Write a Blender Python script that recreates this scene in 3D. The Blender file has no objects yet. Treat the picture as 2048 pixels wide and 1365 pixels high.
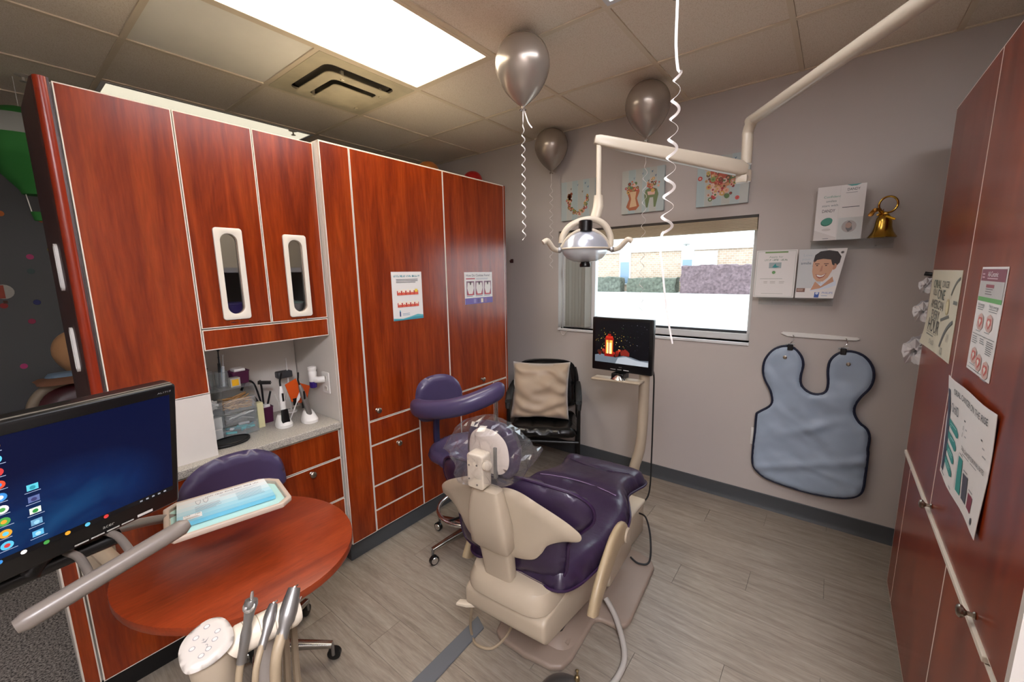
import bpy, bmesh, math, random
import numpy as np
from mathutils import Vector, Matrix, geometry, noise
random.seed(7)
S = bpy.context.scene
COL = S.collection
PI = math.pi
# ------------------------------------------------------------------ camera
FPX, YAW, PIT, ROLL, CAMH = 821.14, .664405, .1627528, .0156563, 1.562
def _cam():
    y, p, r = YAW, PIT, ROLL
    f = np.array([-math.sin(y)*math.cos(p), math.cos(y)*math.cos(p), -math.sin(p)])
    rt = np.array([math.cos(y), math.sin(y), 0.]); dn = np.cross(f, rt)
    c, s = math.cos(r), math.sin(r)
    return np.array([rt*c+dn*s, -rt*s+dn*c, f])
CM = _cam()
cam = bpy.data.cameras.new('camera'); cam.sensor_width = 36; cam.lens = FPX/2048*36
cam.clip_start = .02; cam.clip_end = 300
cobj = bpy.data.objects.new('camera', cam); COL.objects.link(cobj)
R3 = Matrix([[CM[0][i], -CM[1][i], -CM[2][i]] for i in range(3)])
cobj.matrix_world = Matrix.Translation((0, 0, CAMH)) @ R3.to_4x4()
S.camera = cobj
def ray(x, y): return CM.T @ np.array([(x-1024)/FPX, (y-682.5)/FPX, 1.])
def pl(x, y, ax, val):                       # photo pixel -> point on the plane axis=val
    d = ray(x, y); c = np.array([0, 0, CAMH]); return Vector(c+d*((val-c[ax])/d[ax]))
def dp(x, y, dep): return Vector(np.array([0, 0, CAMH])+ray(x, y)*dep)
# ------------------------------------------------------------------ world, exposure
W = bpy.data.worlds.new('overcast_sky'); S.world = W; W.use_nodes = True
W.node_tree.nodes['Background'].inputs[0].default_value = (.86, .93, 1.0, 1)
W.node_tree.nodes['Background'].inputs[1].default_value = 2.1
S.view_settings.view_transform = 'Standard'; S.view_settings.look = 'None'
S.view_settings.exposure = 1.26; S.view_settings.gamma = 1; S.view_settings.use_curve_mapping = False
TROFFER = 4.4
pl_ = bpy.data.lights.new('window_portal', 'AREA'); pl_.shape = 'RECTANGLE'; pl_.size = 1.43; pl_.size_y = .8
pl_.cycles.is_portal = True
po = bpy.data.objects.new('window_portal', pl_); COL.objects.link(po)
po.location = (-1.12, 3.14, 1.5); po.rotation_euler = (-PI/2, 0, 0)
# ------------------------------------------------------------------ materials
def lin(c): c /= 255; return c/12.92 if c <= .04045 else ((c+.055)/1.055)**2.4
def hx(s): s = s.lstrip('#'); return tuple(lin(int(s[i:i+2], 16)) for i in (0, 2, 4))+(1,)
MATS = {}
def nodes(name):
    m = bpy.data.materials.new(name); m.use_nodes = True; MATS[name] = m
    nt = m.node_tree; return m, nt, nt.nodes['Principled BSDF']
def mat(name, col, rough=.5, metal=0, emit=0, trans=0, alpha=1, var=0, vs=8, bump=0, bs=60, coat=0, spec=.5, ior=1.45, sheen=0, stretch=(1, 1, 1)):
    if name in MATS: return MATS[name]
    m, nt, b = nodes(name); c = hx(col) if isinstance(col, str) else tuple(col)+(1,)
    i = b.inputs; i['Base Color'].default_value = c; i['Roughness'].default_value = rough; i['Metallic'].default_value = metal
    i['Specular IOR Level'].default_value = spec; i['IOR'].default_value = ior
    i['Transmission Weight'].default_value = trans; i['Alpha'].default_value = alpha; i['Coat Weight'].default_value = coat
    i['Sheen Weight'].default_value = sheen
    if emit: i['Emission Color'].default_value = c; i['Emission Strength'].default_value = emit
    if var or bump:
        tc = nt.nodes.new('ShaderNodeTexCoord'); mp = nt.nodes.new('ShaderNodeMapping'); mp.inputs['Scale'].default_value = stretch
        nt.links.new(tc.outputs['Object'], mp.inputs[0])
    if var:
        n = nt.nodes.new('ShaderNodeTexNoise'); n.inputs['Scale'].default_value = vs; n.inputs['Detail'].default_value = 5
        nt.links.new(mp.outputs[0], n.inputs[0])
        r = nt.nodes.new('ShaderNodeValToRGB'); e = r.color_ramp.elements
        e[0].position = .3; e[1].position = .7
        e[0].color = tuple(k*(1-var) for k in c[:3])+(1,); e[1].color = tuple(min(1, k*(1+var)) for k in c[:3])+(1,)
        nt.links.new(n.outputs[0], r.inputs[0]); nt.links.new(r.outputs[0], i['Base Color'])
    if bump:
        n2 = nt.nodes.new('ShaderNodeTexNoise'); n2.inputs['Scale'].default_value = bs; n2.inputs['Detail'].default_value = 4
        bp = nt.nodes.new('ShaderNodeBump'); bp.inputs['Strength'].default_value = bump; bp.inputs['Distance'].default_value = .01
        nt.links.new(mp.outputs[0], n2.inputs[0]); nt.links.new(n2.outputs[0], bp.inputs['Height']); nt.links.new(bp.outputs[0], i['Normal'])
    return m
def grain(name, cols, sc, rough=.35, nscale=3., coat=0, rnd=9., dist=.6, spec=.5):
    """streaky wood: noise stretched along the grain, three colour stops, each object its own offset"""
    m, nt, b = nodes(name); L = nt.links.new; N = nt.nodes.new
    tc = N('ShaderNodeTexCoord'); oi = N('ShaderNodeObjectInfo'); mu = N('ShaderNodeMath'); mu.operation = 'MULTIPLY'; mu.inputs[1].default_value = rnd
    L(oi.outputs['Random'], mu.inputs[0]); ad = N('ShaderNodeVectorMath'); ad.operation = 'ADD'
    L(tc.outputs['Object'], ad.inputs[0]); L(mu.outputs[0], ad.inputs[1])
    mp = N('ShaderNodeMapping'); mp.inputs['Scale'].default_value = sc; L(ad.outputs[0], mp.inputs[0])
    n = N('ShaderNodeTexNoise'); n.inputs['Scale'].default_value = nscale; n.inputs['Detail'].default_value = 7; n.inputs['Roughness'].default_value = .6
    n.inputs['Distortion'].default_value = dist; L(mp.outputs[0], n.inputs[0])
    r = N('ShaderNodeValToRGB'); e = r.color_ramp.elements; e[0].position = .28; e[1].position = .74
    e[0].color = hx(cols[0]); e[1].color = hx(cols[2]); k = e.new(.5); k.color = hx(cols[1]); L(n.outputs[0], r.inputs[0])
    n3 = N('ShaderNodeTexNoise'); n3.inputs['Scale'].default_value = nscale*9; n3.inputs['Detail'].default_value = 4; L(mp.outputs[0], n3.inputs[0])
    mx = N('ShaderNodeMix'); mx.data_type = 'RGBA'; mx.blend_type = 'OVERLAY'; mx.inputs['Factor'].default_value = .35
    L(r.outputs[0], mx.inputs['A']); L(n3.outputs[0], mx.inputs['B']); L(mx.outputs['Result'], b.inputs['Base Color'])
    b.inputs['Roughness'].default_value = rough; b.inputs['Coat Weight'].default_value = coat; b.inputs['Coat Roughness'].default_value = .25
    b.inputs['Specular IOR Level'].default_value = spec
    return m
def speckle(name, cols, scale, rough=.4):
    m, nt, b = nodes(name); L = nt.links.new; N = nt.nodes.new
    tc = N('ShaderNodeTexCoord'); n = N('ShaderNodeTexNoise'); n.inputs['Scale'].default_value = scale; n.inputs['Detail'].default_value = 2; n.inputs['Roughness'].default_value = .7
    L(tc.outputs['Object'], n.inputs[0]); r = N('ShaderNodeValToRGB'); e = r.color_ramp.elements
    e[0].position = .36; e[0].color = hx(cols[0]); e[1].position = .62; e[1].color = hx(cols[2]); k = e.new(.48); k.color = hx(cols[1])
    L(n.outputs[0], r.inputs[0]); L(r.outputs[0], b.inputs['Base Color']); b.inputs['Roughness'].default_value = rough
    return m
CH = ('#5e1c07', '#802d0b', '#993f13')
wood = grain('cherry_laminate', CH, (5, 5, .45), rough=.24, nscale=2.6, spec=.5)
woodt = grain('cherry_tabletop', ('#6d240e', '#823114', '#8f3b1a'), (6, 1.0, 6), rough=.3, nscale=2.4, spec=.4)
woodd = mat('cherry_bullnose', '#84280f', .25, var=.15, vs=6)
plankm = grain('vinyl_plank', ('#776c60', '#8d8275', '#9c9284'), (1.1, 11, 4), rough=.42, nscale=2.2, rnd=40, dist=1.2)
white_edge = mat('cream_edge', '#d9cfc0', .4)
melamine = mat('white_melamine', '#cfc9c1', .45, var=.02)
cream = mat('cream_plastic', '#ac9e8a', .35, var=.03, vs=4)
cream2 = mat('ivory_enamel', '#c4b8a4', .28)
taupe = mat('taupe_plastic', '#8e7d70', .42, var=.05)
greyplast = mat('grey_plastic', '#a29a92', .35)
purple = mat('purple_vinyl', '#2f2239', .3, var=.12, vs=14, bump=.12, bs=40)
purple2 = mat('violet_vinyl', '#443b5a', .3, var=.06, vs=6)
purple_seam = mat('purple_piping', '#2b1636', .35)
granite = speckle('speckled_laminate', ('#6d6a66', '#a39d94', '#c3bcae'), 330)
carpet = speckle('speckled_carpet', ('#2a2724', '#77706a', '#a29b92'), 120, .95)
paint = mat('greige_wall_paint', '#b9b1ab', .75, bump=.03, bs=300, spec=.2)
greyroom = mat('dimmed_wall_paint', '#565759', .8, spec=.2)  # wall of the unlit room: its dimness is put into the grey
ceil_m = speckle('mineral_fibre_tile', ('#d8c9b2', '#ebdfcc', '#eee3d2'), 230, .95)
ceil_w = mat('smooth_white_tile', '#f0ecde', .9, var=.02)
teem = mat('ceiling_tee', '#dfd0b6', .5)
cove = mat('charcoal_vinyl_cove', '#44474a', .45)
chrome = mat('chrome', '#d8d8d8', .12, 1)
nickel = mat('brushed_nickel', '#9a9184', .3, 1)
alu = mat('polished_aluminium', '#b9b7b2', .22, 1)
steel = mat('satin_steel', '#8f8d8b', .36, .85)
black = mat('black_plastic', '#0c0c0d', .3)
blackr = mat('black_rubber', '#141414', .6)
blackl = mat('black_leather', '#0e0d0d', .27, bump=.15, bs=30)
brass = mat('polished_brass', '#b8913f', .2, 1, var=.15, vs=30)
paper = mat('white_paper', '#dedad6', .55)
whitep = mat('white_plastic', '#dcdad5', .3)
glassm = mat('window_glass', '#ffffff', .0, trans=1, ior=1.05, spec=.2)
acryl = mat('clear_acrylic', '#eef4f6', .03, trans=1, ior=1.2)
balloonm = mat('metallic_balloon', '#a89d92', .27, .6)
ribbonm = mat('white_ribbon', '#f0ece8', .35)
alum_frame = mat('white_window_frame', '#d5d6d6', .35)
hosem = mat('tan_hose', '#9b8a72', .45)
hoseg = mat('grey_hose', '#aaa49c', .4)
def sheer(name, tint, fac, rough=.08, milk=0.):
    m, nt, b = nodes(name); L = nt.links.new; N = nt.nodes.new
    t = N('ShaderNodeBsdfTransparent'); t.inputs[0].default_value = hx(tint); g = N('ShaderNodeBsdfGlossy'); g.inputs['Roughness'].default_value = rough
    lw = N('ShaderNodeLayerWeight'); lw.inputs[0].default_value = fac; mx = N('ShaderNodeMixShader')
    md = N('ShaderNodeMixShader'); md.inputs[0].default_value = milk; df = N('ShaderNodeBsdfDiffuse'); df.inputs[0].default_value = (.8, .82, .83, 1); L(t.outputs[0], md.inputs[1]); L(df.outputs[0], md.inputs[2])
    L(lw.outputs['Facing'], mx.inputs[0]); L(md.outputs[0], mx.inputs[1]); L(g.outputs[0], mx.inputs[2]); L(mx.outputs[0], nt.nodes['Material Output'].inputs[0])
    return m
film = sheer('clear_plastic_film', '#fbfbfd', .1, .1, .025)
pane_m = sheer('clear_pane', '#f8fbfb', .08, .02)
acr_s = sheer('acrylic_sheet', '#fafcfc', .08, .05, .1)
def pm(c, rough=.5): return mat('print_'+c.lstrip('#'), c, rough)
def pe(c, s=1.): return mat('lit_'+c.lstrip('#')+'_%d' % round(s*100), c, .3, emit=s)
# ------------------------------------------------------------------ mesh builder
class MB:
    def __init__(s): s.v = []; s.f = []; s.m = []
    def add(s, vs, fs, mi=0):
        o = len(s.v); s.v += [Vector(p) for p in vs]; s.f += [tuple(i+o for i in f) for f in fs]; s.m += [mi]*len(fs); return s
    def bb(s, x0, x1, y0, y1, z0, z1, mi=0):
        return s.add([(x0, y0, z0), (x1, y0, z0), (x1, y1, z0), (x0, y1, z0), (x0, y0, z1), (x1, y0, z1), (x1, y1, z1), (x0, y1, z1)],
                     [(0, 3, 2, 1), (4, 5, 6, 7), (0, 1, 5, 4), (1, 2, 6, 5), (2, 3, 7, 6), (3, 0, 4, 7)], mi)
    def box(s, c, d, rot=None, mi=0):
        t = MB().bb(-d[0]/2, d[0]/2, -d[1]/2, d[1]/2, -d[2]/2, d[2]/2)
        R = rot or Matrix.Identity(3)
        return s.add([R @ p+Vector(c) for p in t.v], t.f, mi)
    def tube(s, path, r, n=10, closed=False, flat=None, up=None, mi=0):
        """sweep; r scalar/list; flat=(a,b) ellipse scale"""
        P = [Vector(p) for p in path]; k = len(P); rr = r if isinstance(r, (list, tuple)) else [r]*k
        a, b = flat or (1, 1); T = []
        for i in range(k):
            if closed: t = P[(i+1) % k]-P[i-1]
            else: t = P[min(i+1, k-1)]-P[max(i-1, 0)]
            T.append(t.normalized() if t.length > 1e-9 else Vector((0, 0, 1)))
        u = Vector(up) if up else (Vector((0, 0, 1)) if abs(T[0].z) < .9 else Vector((1, 0, 0)))
        vs = []
        for i in range(k):
            if up: u = Vector(up)
            u = (u-T[i]*u.dot(T[i])).normalized(); w = T[i].cross(u)
            for j in range(n):
                q = 2*PI*j/n; vs.append(P[i]+(u*math.cos(q)*a+w*math.sin(q)*b)*rr[i])
        fs = []
        for i in range(k if closed else k-1):
            i2 = (i+1) % k
            for j in range(n): fs.append((i*n+j, i*n+(j+1) % n, i2*n+(j+1) % n, i2*n+j))
        if not closed: fs += [tuple(range(n-1, -1, -1)), tuple((k-1)*n+j for j in range(n))]
        return s.add(vs, fs, mi)
    def lathe(s, prof, n=20, o=(0, 0, 0), axis=(0, 0, 1), mi=0):
        A = Vector(axis).normalized(); u = A.orthogonal().normalized(); w = A.cross(u); o = Vector(o); vs = []; fs = []
        for r, z in prof:
            for j in range(n): q = 2*PI*j/n; vs.append(o+A*z+(u*math.cos(q)+w*math.sin(q))*max(r, 1e-5))
        for i in range(len(prof)-1):
            for j in range(n): fs.append((i*n+j, i*n+(j+1) % n, (i+1)*n+(j+1) % n, (i+1)*n+j))
        fs += [tuple(range(n-1, -1, -1)), tuple((len(prof)-1)*n+j for j in range(n))]
        return s.add(vs, fs, mi)
    def prism(s, poly, h0, h1, f=lambda a, b, h: (a, b, h), mi=0):
        n = len(poly); vs = [f(a, b, h0) for a, b in poly]+[f(a, b, h1) for a, b in poly]
        return s.add(vs, [tuple(range(n-1, -1, -1)), tuple(range(n, 2*n))]+[(i, (i+1) % n, n+(i+1) % n, n+i) for i in range(n)], mi)
    def ring(s, out, inn, h0, h1, f=lambda a, b, h: (a, b, h), mi=0):
        n = len(out); vs = [f(a, b, h) for h in (h0, h1) for L in (out, inn) for a, b in L]; fs = []
        for i in range(n):
            j = (i+1) % n
            fs += [(i, n+i, n+j, j), (2*n+i, 2*n+j, 3*n+j, 3*n+i), (i, j, 2*n+j, 2*n+i), (n+i, 3*n+i, 3*n+j, n+j)]
        return s.add(vs, fs, mi)
    def loft(s, secs, n=20, p=3., mi=0):
        """secs: (centre, u-vector, v-vector) superellipse sections"""
        vs = []; fs = []
        for c, u, v in secs:
            c, u, v = Vector(c), Vector(u), Vector(v)
            for j in range(n):
                q = 2*PI*j/n; a, b = math.cos(q), math.sin(q)
                vs.append(c+u*math.copysign(abs(a)**(2/p), a)+v*math.copysign(abs(b)**(2/p), b))
        k = len(secs)
        for i in range(k-1):
            for j in range(n): fs.append((i*n+j, i*n+(j+1) % n, (i+1)*n+(j+1) % n, (i+1)*n+j))
        fs += [tuple(range(n-1, -1, -1)), tuple((k-1)*n+j for j in range(n))]
        return s.add(vs, fs, mi)
    def puff(s, outline, top, bot, res, edge, f, warp=None, mi=0):
        """cushion: outline in 2-D, swelling by top/bot with a rounded edge"""
        O = np.array(outline, float); n = len(O); A = O; B = np.roll(O, -1, 0)
        def dist(p):
            ab = B-A; t = np.clip(((p-A)*ab).sum(1)/np.maximum((ab**2).sum(1), 1e-12), 0, 1); return np.sqrt(((A+ab*t[:, None]-p)**2).sum(1)).min()
        def inside(p):
            c = (A[:, 1] > p[1]) != (B[:, 1] > p[1]); with_ = np.where(c, (B[:, 0]-A[:, 0])*(p[1]-A[:, 1])/np.where(B[:, 1] == A[:, 1], 1e-9, B[:, 1]-A[:, 1])+A[:, 0], 1e9)
            return ((p[0] < with_) & c).sum() % 2 == 1
        pts = [tuple(p) for p in O]; x0, y0 = O.min(0); x1, y1 = O.max(0); r = 0; y = y0+res*.5
        while y < y1:
            x = x0+res*(.5 if r % 2 else 0.)
            while x < x1:
                p = np.array((x, y))
                if inside(p) and dist(p) > res*.45: pts.append((x, y))
                x += res
            y += res*.87; r += 1
        V, _, F, *_r = geometry.delaunay_2d_cdt([Vector(p) for p in pts], [(i, (i+1) % n) for i in range(n)], [tuple(range(n))], 1, 1e-6)
        H = []
        for p in V:
            t = min(dist(np.array(p))/edge, 1.); H.append(math.sqrt(max(0, 1-(1-t)**2)))
        vs = []; idx = []
        for p, h in zip(V, H):
            w = warp(p[0], p[1])*h if warp else 0
            vs.append(f(p[0], p[1], top*h+w))
        base = len(vs)
        for p, h in zip(V, H):
            if h < 1e-3: idx.append(len(idx)*0+V.index(p) if False else None)
            else: idx.append(None)
        mp = {}
        for i, (p, h) in enumerate(zip(V, H)):
            if h < 1e-3: mp[i] = i
            else: mp[i] = len(vs); vs.append(f(p[0], p[1], -bot*h))
        fs = [tuple(t) for t in F]+[tuple(mp[i] for i in reversed(t)) for t in F]
        return s.add(vs, fs, mi)
def spl(pts, n, closed=True):
    """Catmull-Rom resample"""
    P = [Vector(p) for p in pts]; k = len(P); out = []
    segs = k if closed else k-1
    for i in range(segs):
        p = [P[(i+d) % k] if closed else P[max(0, min(k-1, i+d))] for d in (-1, 0, 1, 2)]
        for j in range(n):
            t = j/n; out.append(.5*((2*p[1])+(p[2]-p[0])*t+(2*p[0]-5*p[1]+4*p[2]-p[3])*t*t+(3*p[1]-p[0]-3*p[2]+p[3])*t**3))
    if not closed: out.append(P[-1])
    return out
def rrect(w, h, r, n=5, c=(0, 0)):
    o = []
    for cx, cy, a in ((w/2-r, h/2-r, 0), (-w/2+r, h/2-r, 1), (-w/2+r, -h/2+r, 2), (w/2-r, -h/2+r, 3)):
        for i in range(n+1): q = (a+i/n)*PI/2; o.append((c[0]+cx+r*math.cos(q), c[1]+cy+r*math.sin(q)))
    return o
def mirror(h): return list(h)+[(-a, b) for a, b in reversed(h) if abs(a) > 1e-6]
# ------------------------------------------------------------------ objects
INV = {}
def obj(name, mb, mats, parent=None, smooth=40, bevel=0, bseg=2, label=None, kind=None, wn=False):
    me = bpy.data.meshes.new(name); inv = INV.get(parent, Matrix.Identity(4))
    off = Vector((0, 0, 0))
    vs = [inv @ v for v in mb.v]
    if parent is None and kind != 'structure':
        lo = Vector([min(v[i] for v in vs) for i in range(3)]); hi = Vector([max(v[i] for v in vs) for i in range(3)])
        off = Vector(((lo.x+hi.x)/2, (lo.y+hi.y)/2, lo.z)); vs = [v-off for v in vs]
    me.from_pydata([tuple(v) for v in vs], [], mb.f)
    mats = mats if isinstance(mats, (list, tuple)) else [mats]
    for m in mats: me.materials.append(m)
    me.polygons.foreach_set('material_index', mb.m)
    bm = bmesh.new(); bm.from_mesh(me)
    bmesh.ops.recalc_face_normals(bm, faces=bm.faces)
    if bevel:
        es = [e for e in bm.edges if len(e.link_faces) == 2 and e.calc_face_angle(0) > .6]
        bmesh.ops.bevel(bm, geom=es, offset=bevel, segments=bseg, affect='EDGES', profile=.5, clamp_overlap=True)
    bm.to_mesh(me); bm.free()
    if smooth: me.shade_smooth(); me.set_sharp_from_angle(angle=math.radians(smooth))
    o = bpy.data.objects.new(name, me); COL.objects.link(o); o.location = off
    if parent is not None: o.parent = parent; INV[o] = inv
    else: INV[o] = Matrix.Translation(-off)
    if label: o['label'] = label
    if kind: o['kind'] = kind
    return o
def tag(o, label, cat, group=None):
    o['label'] = label; o['category'] = cat
    if group: o['group'] = group
    return o
def thing(name, label, cat, loc=(0, 0, 0), rz=0, group=None, local=False):
    o = bpy.data.objects.new(name, None); COL.objects.link(o); o.location = loc; o.rotation_euler = (0, 0, rz); o.empty_display_size = .1
    INV[o] = Matrix.Identity(4) if local else (Matrix.Translation(loc) @ Matrix.Rotation(rz, 4, 'Z')).inverted()
    return tag(o, label, cat, group)
def struct(name, mb, mats, **k): return obj(name, mb, mats, kind='structure', **k)
def dup(o, parent=None):
    c = o.copy(); COL.objects.link(c)
    if parent is not None: c.parent = parent
    for ch in list(o.children): dup(ch, c)
    return c
# ------------------------------------------------------------------ flat print
TXT = {}
def text_mesh(s):
    if s in TXT: return TXT[s]
    cu = bpy.data.curves.new('t', 'FONT'); cu.body = s; cu.size = 1; cu.resolution_u = 3
    o = bpy.data.objects.new('t', cu); COL.objects.link(o); dg = bpy.context.evaluated_depsgraph_get()
    me = bpy.data.meshes.new_from_object(o.evaluated_get(dg)); V = [(v.co.x, v.co.y) for v in me.vertices]; F = [tuple(p.vertices) for p in me.polygons]
    bpy.data.objects.remove(o); bpy.data.curves.remove(cu); bpy.data.meshes.remove(me)
    x1 = max([v[0] for v in V] or [0]); TXT[s] = (V, F, x1); return TXT[s]
class Sheet:
    """print on a quad: s across, t down, both 0..1"""
    def __init__(q, TL, TR, BR, BL, n, bend=None):
        q.c = [Vector(p) for p in (TL, TR, BR, BL)]; q.n = Vector(n).normalized(); q.mb = MB(); q.ms = []; q.bend = bend
        q.w = ((q.c[1]-q.c[0]).length+(q.c[2]-q.c[3]).length)/2; q.h = ((q.c[3]-q.c[0]).length+(q.c[2]-q.c[1]).length)/2; q.l = 1
    def P(q, s, t, l=0):
        a, b, c, d = q.c; p = (a*(1-s)+b*s)*(1-t)+(d*(1-s)+c*s)*t
        return p+q.n*(.0004*(l+1)+(q.bend(s, t) if q.bend else 0))
    def mi(q, m):
        m = pm(m) if isinstance(m, str) else m
        if m not in q.ms: q.ms.append(m)
        return q.ms.index(m)
    def grid(q, s0, t0, s1, t1, m, l=None, k=1):
        l = q.l if l is None else l
        vs = [q.P(s0+(s1-s0)*i/k, t0+(t1-t0)*j/k, l) for j in range(k+1) for i in range(k+1)]
        q.mb.add(vs, [(j*(k+1)+i, (j+1)*(k+1)+i, (j+1)*(k+1)+i+1, j*(k+1)+i+1) for j in range(k) for i in range(k)], q.mi(m)); return q
    rect = grid
    def poly(q, pts, m, l=None): q.mb.add([q.P(a, b, q.l if l is None else l) for a, b in pts], [tuple(range(len(pts)))], q.mi(m)); return q
    def ell(q, s, t, r, m, l=None, asp=1., n=14, rot=0):
        return q.poly([(s+(r*math.cos(a)*math.cos(rot)-r*asp*math.sin(a)*math.sin(rot))/q.w, t+(r*math.cos(a)*math.sin(rot)+r*asp*math.sin(a)*math.cos(rot))/q.h) for a in [2*PI*i/n for i in range(n)]], m, l)
    def text(q, s, t, h, string, m, align='L', width=None, l=None, k=1.38):
        V, F, x1 = text_mesh(string); sc = h*k; sx = sc
        if width: sx = width*q.w/max(x1, .01)
        off = 0 if align == 'L' else (-.5*x1*sx if align == 'C' else -x1*sx)
        q.mb.add([q.P(s+(off+x*sx)/q.w, t+h/q.h-(y*sc)/q.h, (q.l if l is None else l)+1) for x, y in V], F, q.mi(m)); return q
    def lines(q, s0, t0, s1, n, dt, th, m, l=None):
        for i in range(n):
            e = s1-(s1-s0)*random.random()*.25; q.grid(s0, t0+i*dt, e, t0+i*dt+th, m, l)
        return q
    def scrawl(q, s0, s1, t, h, m, n=12, l=None):
        """a line of print too small to read: short uneven strokes"""
        w = (s1-s0)/n
        for i in range(n):
            if i % 6 == 5: continue
            q.grid(s0+w*(i+.1), t+h*random.uniform(0, .15), s0+w*(i+.35), t+h, m, l); q.grid(s0+w*(i+.35), t+h*random.choice((.05, .45, .8)), s0+w*(i+.8), t+h*random.choice((.2, .6, 1)), m, l)
        return q
    def build(q, parent, name='print'): return obj(name, q.mb, q.ms, parent, smooth=0)
    def backing(q, th, m, parent, name='sheet', k=1):
        mb = MB(); f = [q.P(i/k, j/k, -1) for j in range(k+1) for i in range(k+1)]; b = [p-q.n*th for p in f]; N = (k+1)**2
        fs = [(j*(k+1)+i, (j+1)*(k+1)+i, (j+1)*(k+1)+i+1, j*(k+1)+i+1) for j in range(k) for i in range(k)]
        loop = [i for i in range(k+1)]+[(j+1)*(k+1)+k for j in range(k)]+[k*(k+1)+i for i in range(k-1, -1, -1)]+[j*(k+1) for j in range(k-1, 0, -1)]
        mb.add(f+b, fs+[tuple(N+i for i in reversed(F)) for F in fs]+[(loop[i], loop[(i+1) % len(loop)], N+loop[(i+1) % len(loop)], N+loop[i]) for i in range(len(loop))])
        return obj(name, mb, m, parent, smooth=0)
# ================================================================== structure
YW, ZC = 2.995, 2.662
XL, XR, YF = -4.52, .97, -1.885
WX0, WX1, WZ0, WZ1 = -1.84, -.405, 1.098, 1.90
# floor
fl = struct('floor', MB().bb(-2.05, XR, YF, YW, -.05, -.004), mat('floor_seam', '#4a443d', .8), smooth=0)
PW, PL = .163, 1.22
for r in range(-25, 6):
    y0 = 2.1125+r*PW; y1 = min(y0+PW, YW)
    if y0 < YF-.1 or y0 >= YW: continue
    y0 = max(y0, YF)
    jx = -.217+.305*r
    k = math.floor((-2.05-jx)/PL)
    while jx+k*PL < XR:
        a, b = max(jx+k*PL, -2.05), min(jx+(k+1)*PL, XR); k += 1
        if b-a < .02: continue
        obj('plank', MB().bb(a+.0008, b-.0008, y0+.0006, y1-.0006, -.004, 0), plankm, fl, smooth=0)
struct('floor_hallway', MB().bb(XL, -2.05, YF, YW, -.05, 0), carpet, smooth=0)
# walls
wb = MB(); T = .16
wb.bb(XL-.1, WX0, YW, YW+T, 0, ZC+.2); wb.bb(WX1, XR+.1, YW, YW+T, 0, ZC+.2)
wb.bb(WX0, WX1, YW, YW+T, 0, WZ0); wb.bb(WX0, WX1, YW, YW+T, WZ1, ZC+.2)
struct('wall_back', wb, paint, smooth=0)
struct('wall_right', MB().bb(XR, XR+.1, YF, YW, 0, ZC+.2), paint, smooth=0)
struct('wall_front', MB().bb(XL-.1, XR+.1, YF-.1, YF, 0, ZC+.2), paint, smooth=0)
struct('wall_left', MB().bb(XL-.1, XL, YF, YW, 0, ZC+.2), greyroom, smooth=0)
bbm = MB().prism([(0, 0), (-.018, 0), (-.012, .012), (-.006, .03), (-.006, .097), (-.003, .1), (0, .1)], -2.6, XR, lambda a, b, h: (h, YW+a, b))
struct('baseboard_back', bbm, cove)
# ceiling: slab, tees, tiles
ce = struct('ceiling', MB().bb(XL, XR, YF, YW, ZC+.03, ZC+.2), mat('plenum', '#40382e', .9), smooth=0)
gx = [-.86+.61*k for k in range(-6, 4)]; gy = [YW-.61*k for k in range(0, 9)]
FIX = {(-2.08, 1.775): 'light', (-2.08, 1.165): 'light', (-.86, 1.775): 'light', (-.86, 1.165): 'light', (-3.3-.61, 1.775): 'light', (-3.3-.61, 1.165): 'light', (-2.69, 1.775): 'vent'}
for y0 in (-.665, -.055): FIX[(.36, y0)] = 'light'
LIT = [(-2.08, .555, 1.775), (-.86, .555, 1.775), (-3.91, .555, 1.775), (.36, -1.275, -.055)]
for x in gx: obj('tee_rail', MB().bb(x-.012, x+.012, YF, YW, ZC-.006, ZC+.02), teem, ce, smooth=0)
for y in gy:
    cuts = sorted((a, a+.61) for a, y0, y1 in LIT if y0+.1 < y < y1-.1); x = XL
    for a, b in cuts+[(XR, XR)]:
        obj('tee_rail', MB().bb(x, a, y-.012, y+.012, ZC-.0058, ZC+.02), teem, ce, smooth=0); x = b
def tkey(x, y): return any(abs(x-a) < .02 and abs(y-b) < .02 for a, b in FIX)
for i, x in enumerate([gx[0]-.61]+gx):
    for y in gy:
        if tkey(x, y): continue
        a, b = max(x+.013, XL), min(x+.597, XR)
        if b-a < .05: continue
        c0, c1 = max(y-.597, YF), y-.013
        if c1-c0 < .05: continue
        wt = abs(x+2.69) < .02 and abs(y-1.165) < .02
        obj('tile', MB().bb(a, b, c0, c1, ZC, ZC+.015), ceil_w if wt else ceil_m, ce, smooth=0)
# ceiling light fixtures (2 x 4 ft lay-in troffers)
def troffer(x, y1, strength, label, col, frm=teem):
    t = thing('ceiling_light', label, 'ceiling light', (x+.305, y1-.61, ZC-.006), group='lay-in ceiling light panels')
    a, b, c, d = x+.012, x+.598, y1-1.208, y1-.012
    fr = MB(); z0, z1 = ZC-.008, ZC+.012
    fr.bb(a, b, c, c+.022, z0, z1); fr.bb(a, b, d-.022, d, z0, z1); fr.bb(a, a+.022, c+.022, d-.022, z0, z1); fr.bb(b-.022, b, c+.022, d-.022, z0, z1)
    obj('frame', fr, frm, t, smooth=0)
    e = mat('diffuser_%d' % round(strength*10), col, .6, emit=strength)
    obj('diffuser', MB().bb(a+.02, b-.02, c+.02, d-.02, ZC-.003, ZC+.006), e, t, smooth=0)
    return t
troffer(-2.08, 1.775, TROFFER, 'bright ceiling light panel over the cherry cabinets beside the air vent', '#fff3df')
troffer(-.86, 1.775, TROFFER*.8, 'ceiling light panel over the dental chair, away from the air vent', '#f4f6ff', alum_frame)
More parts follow.
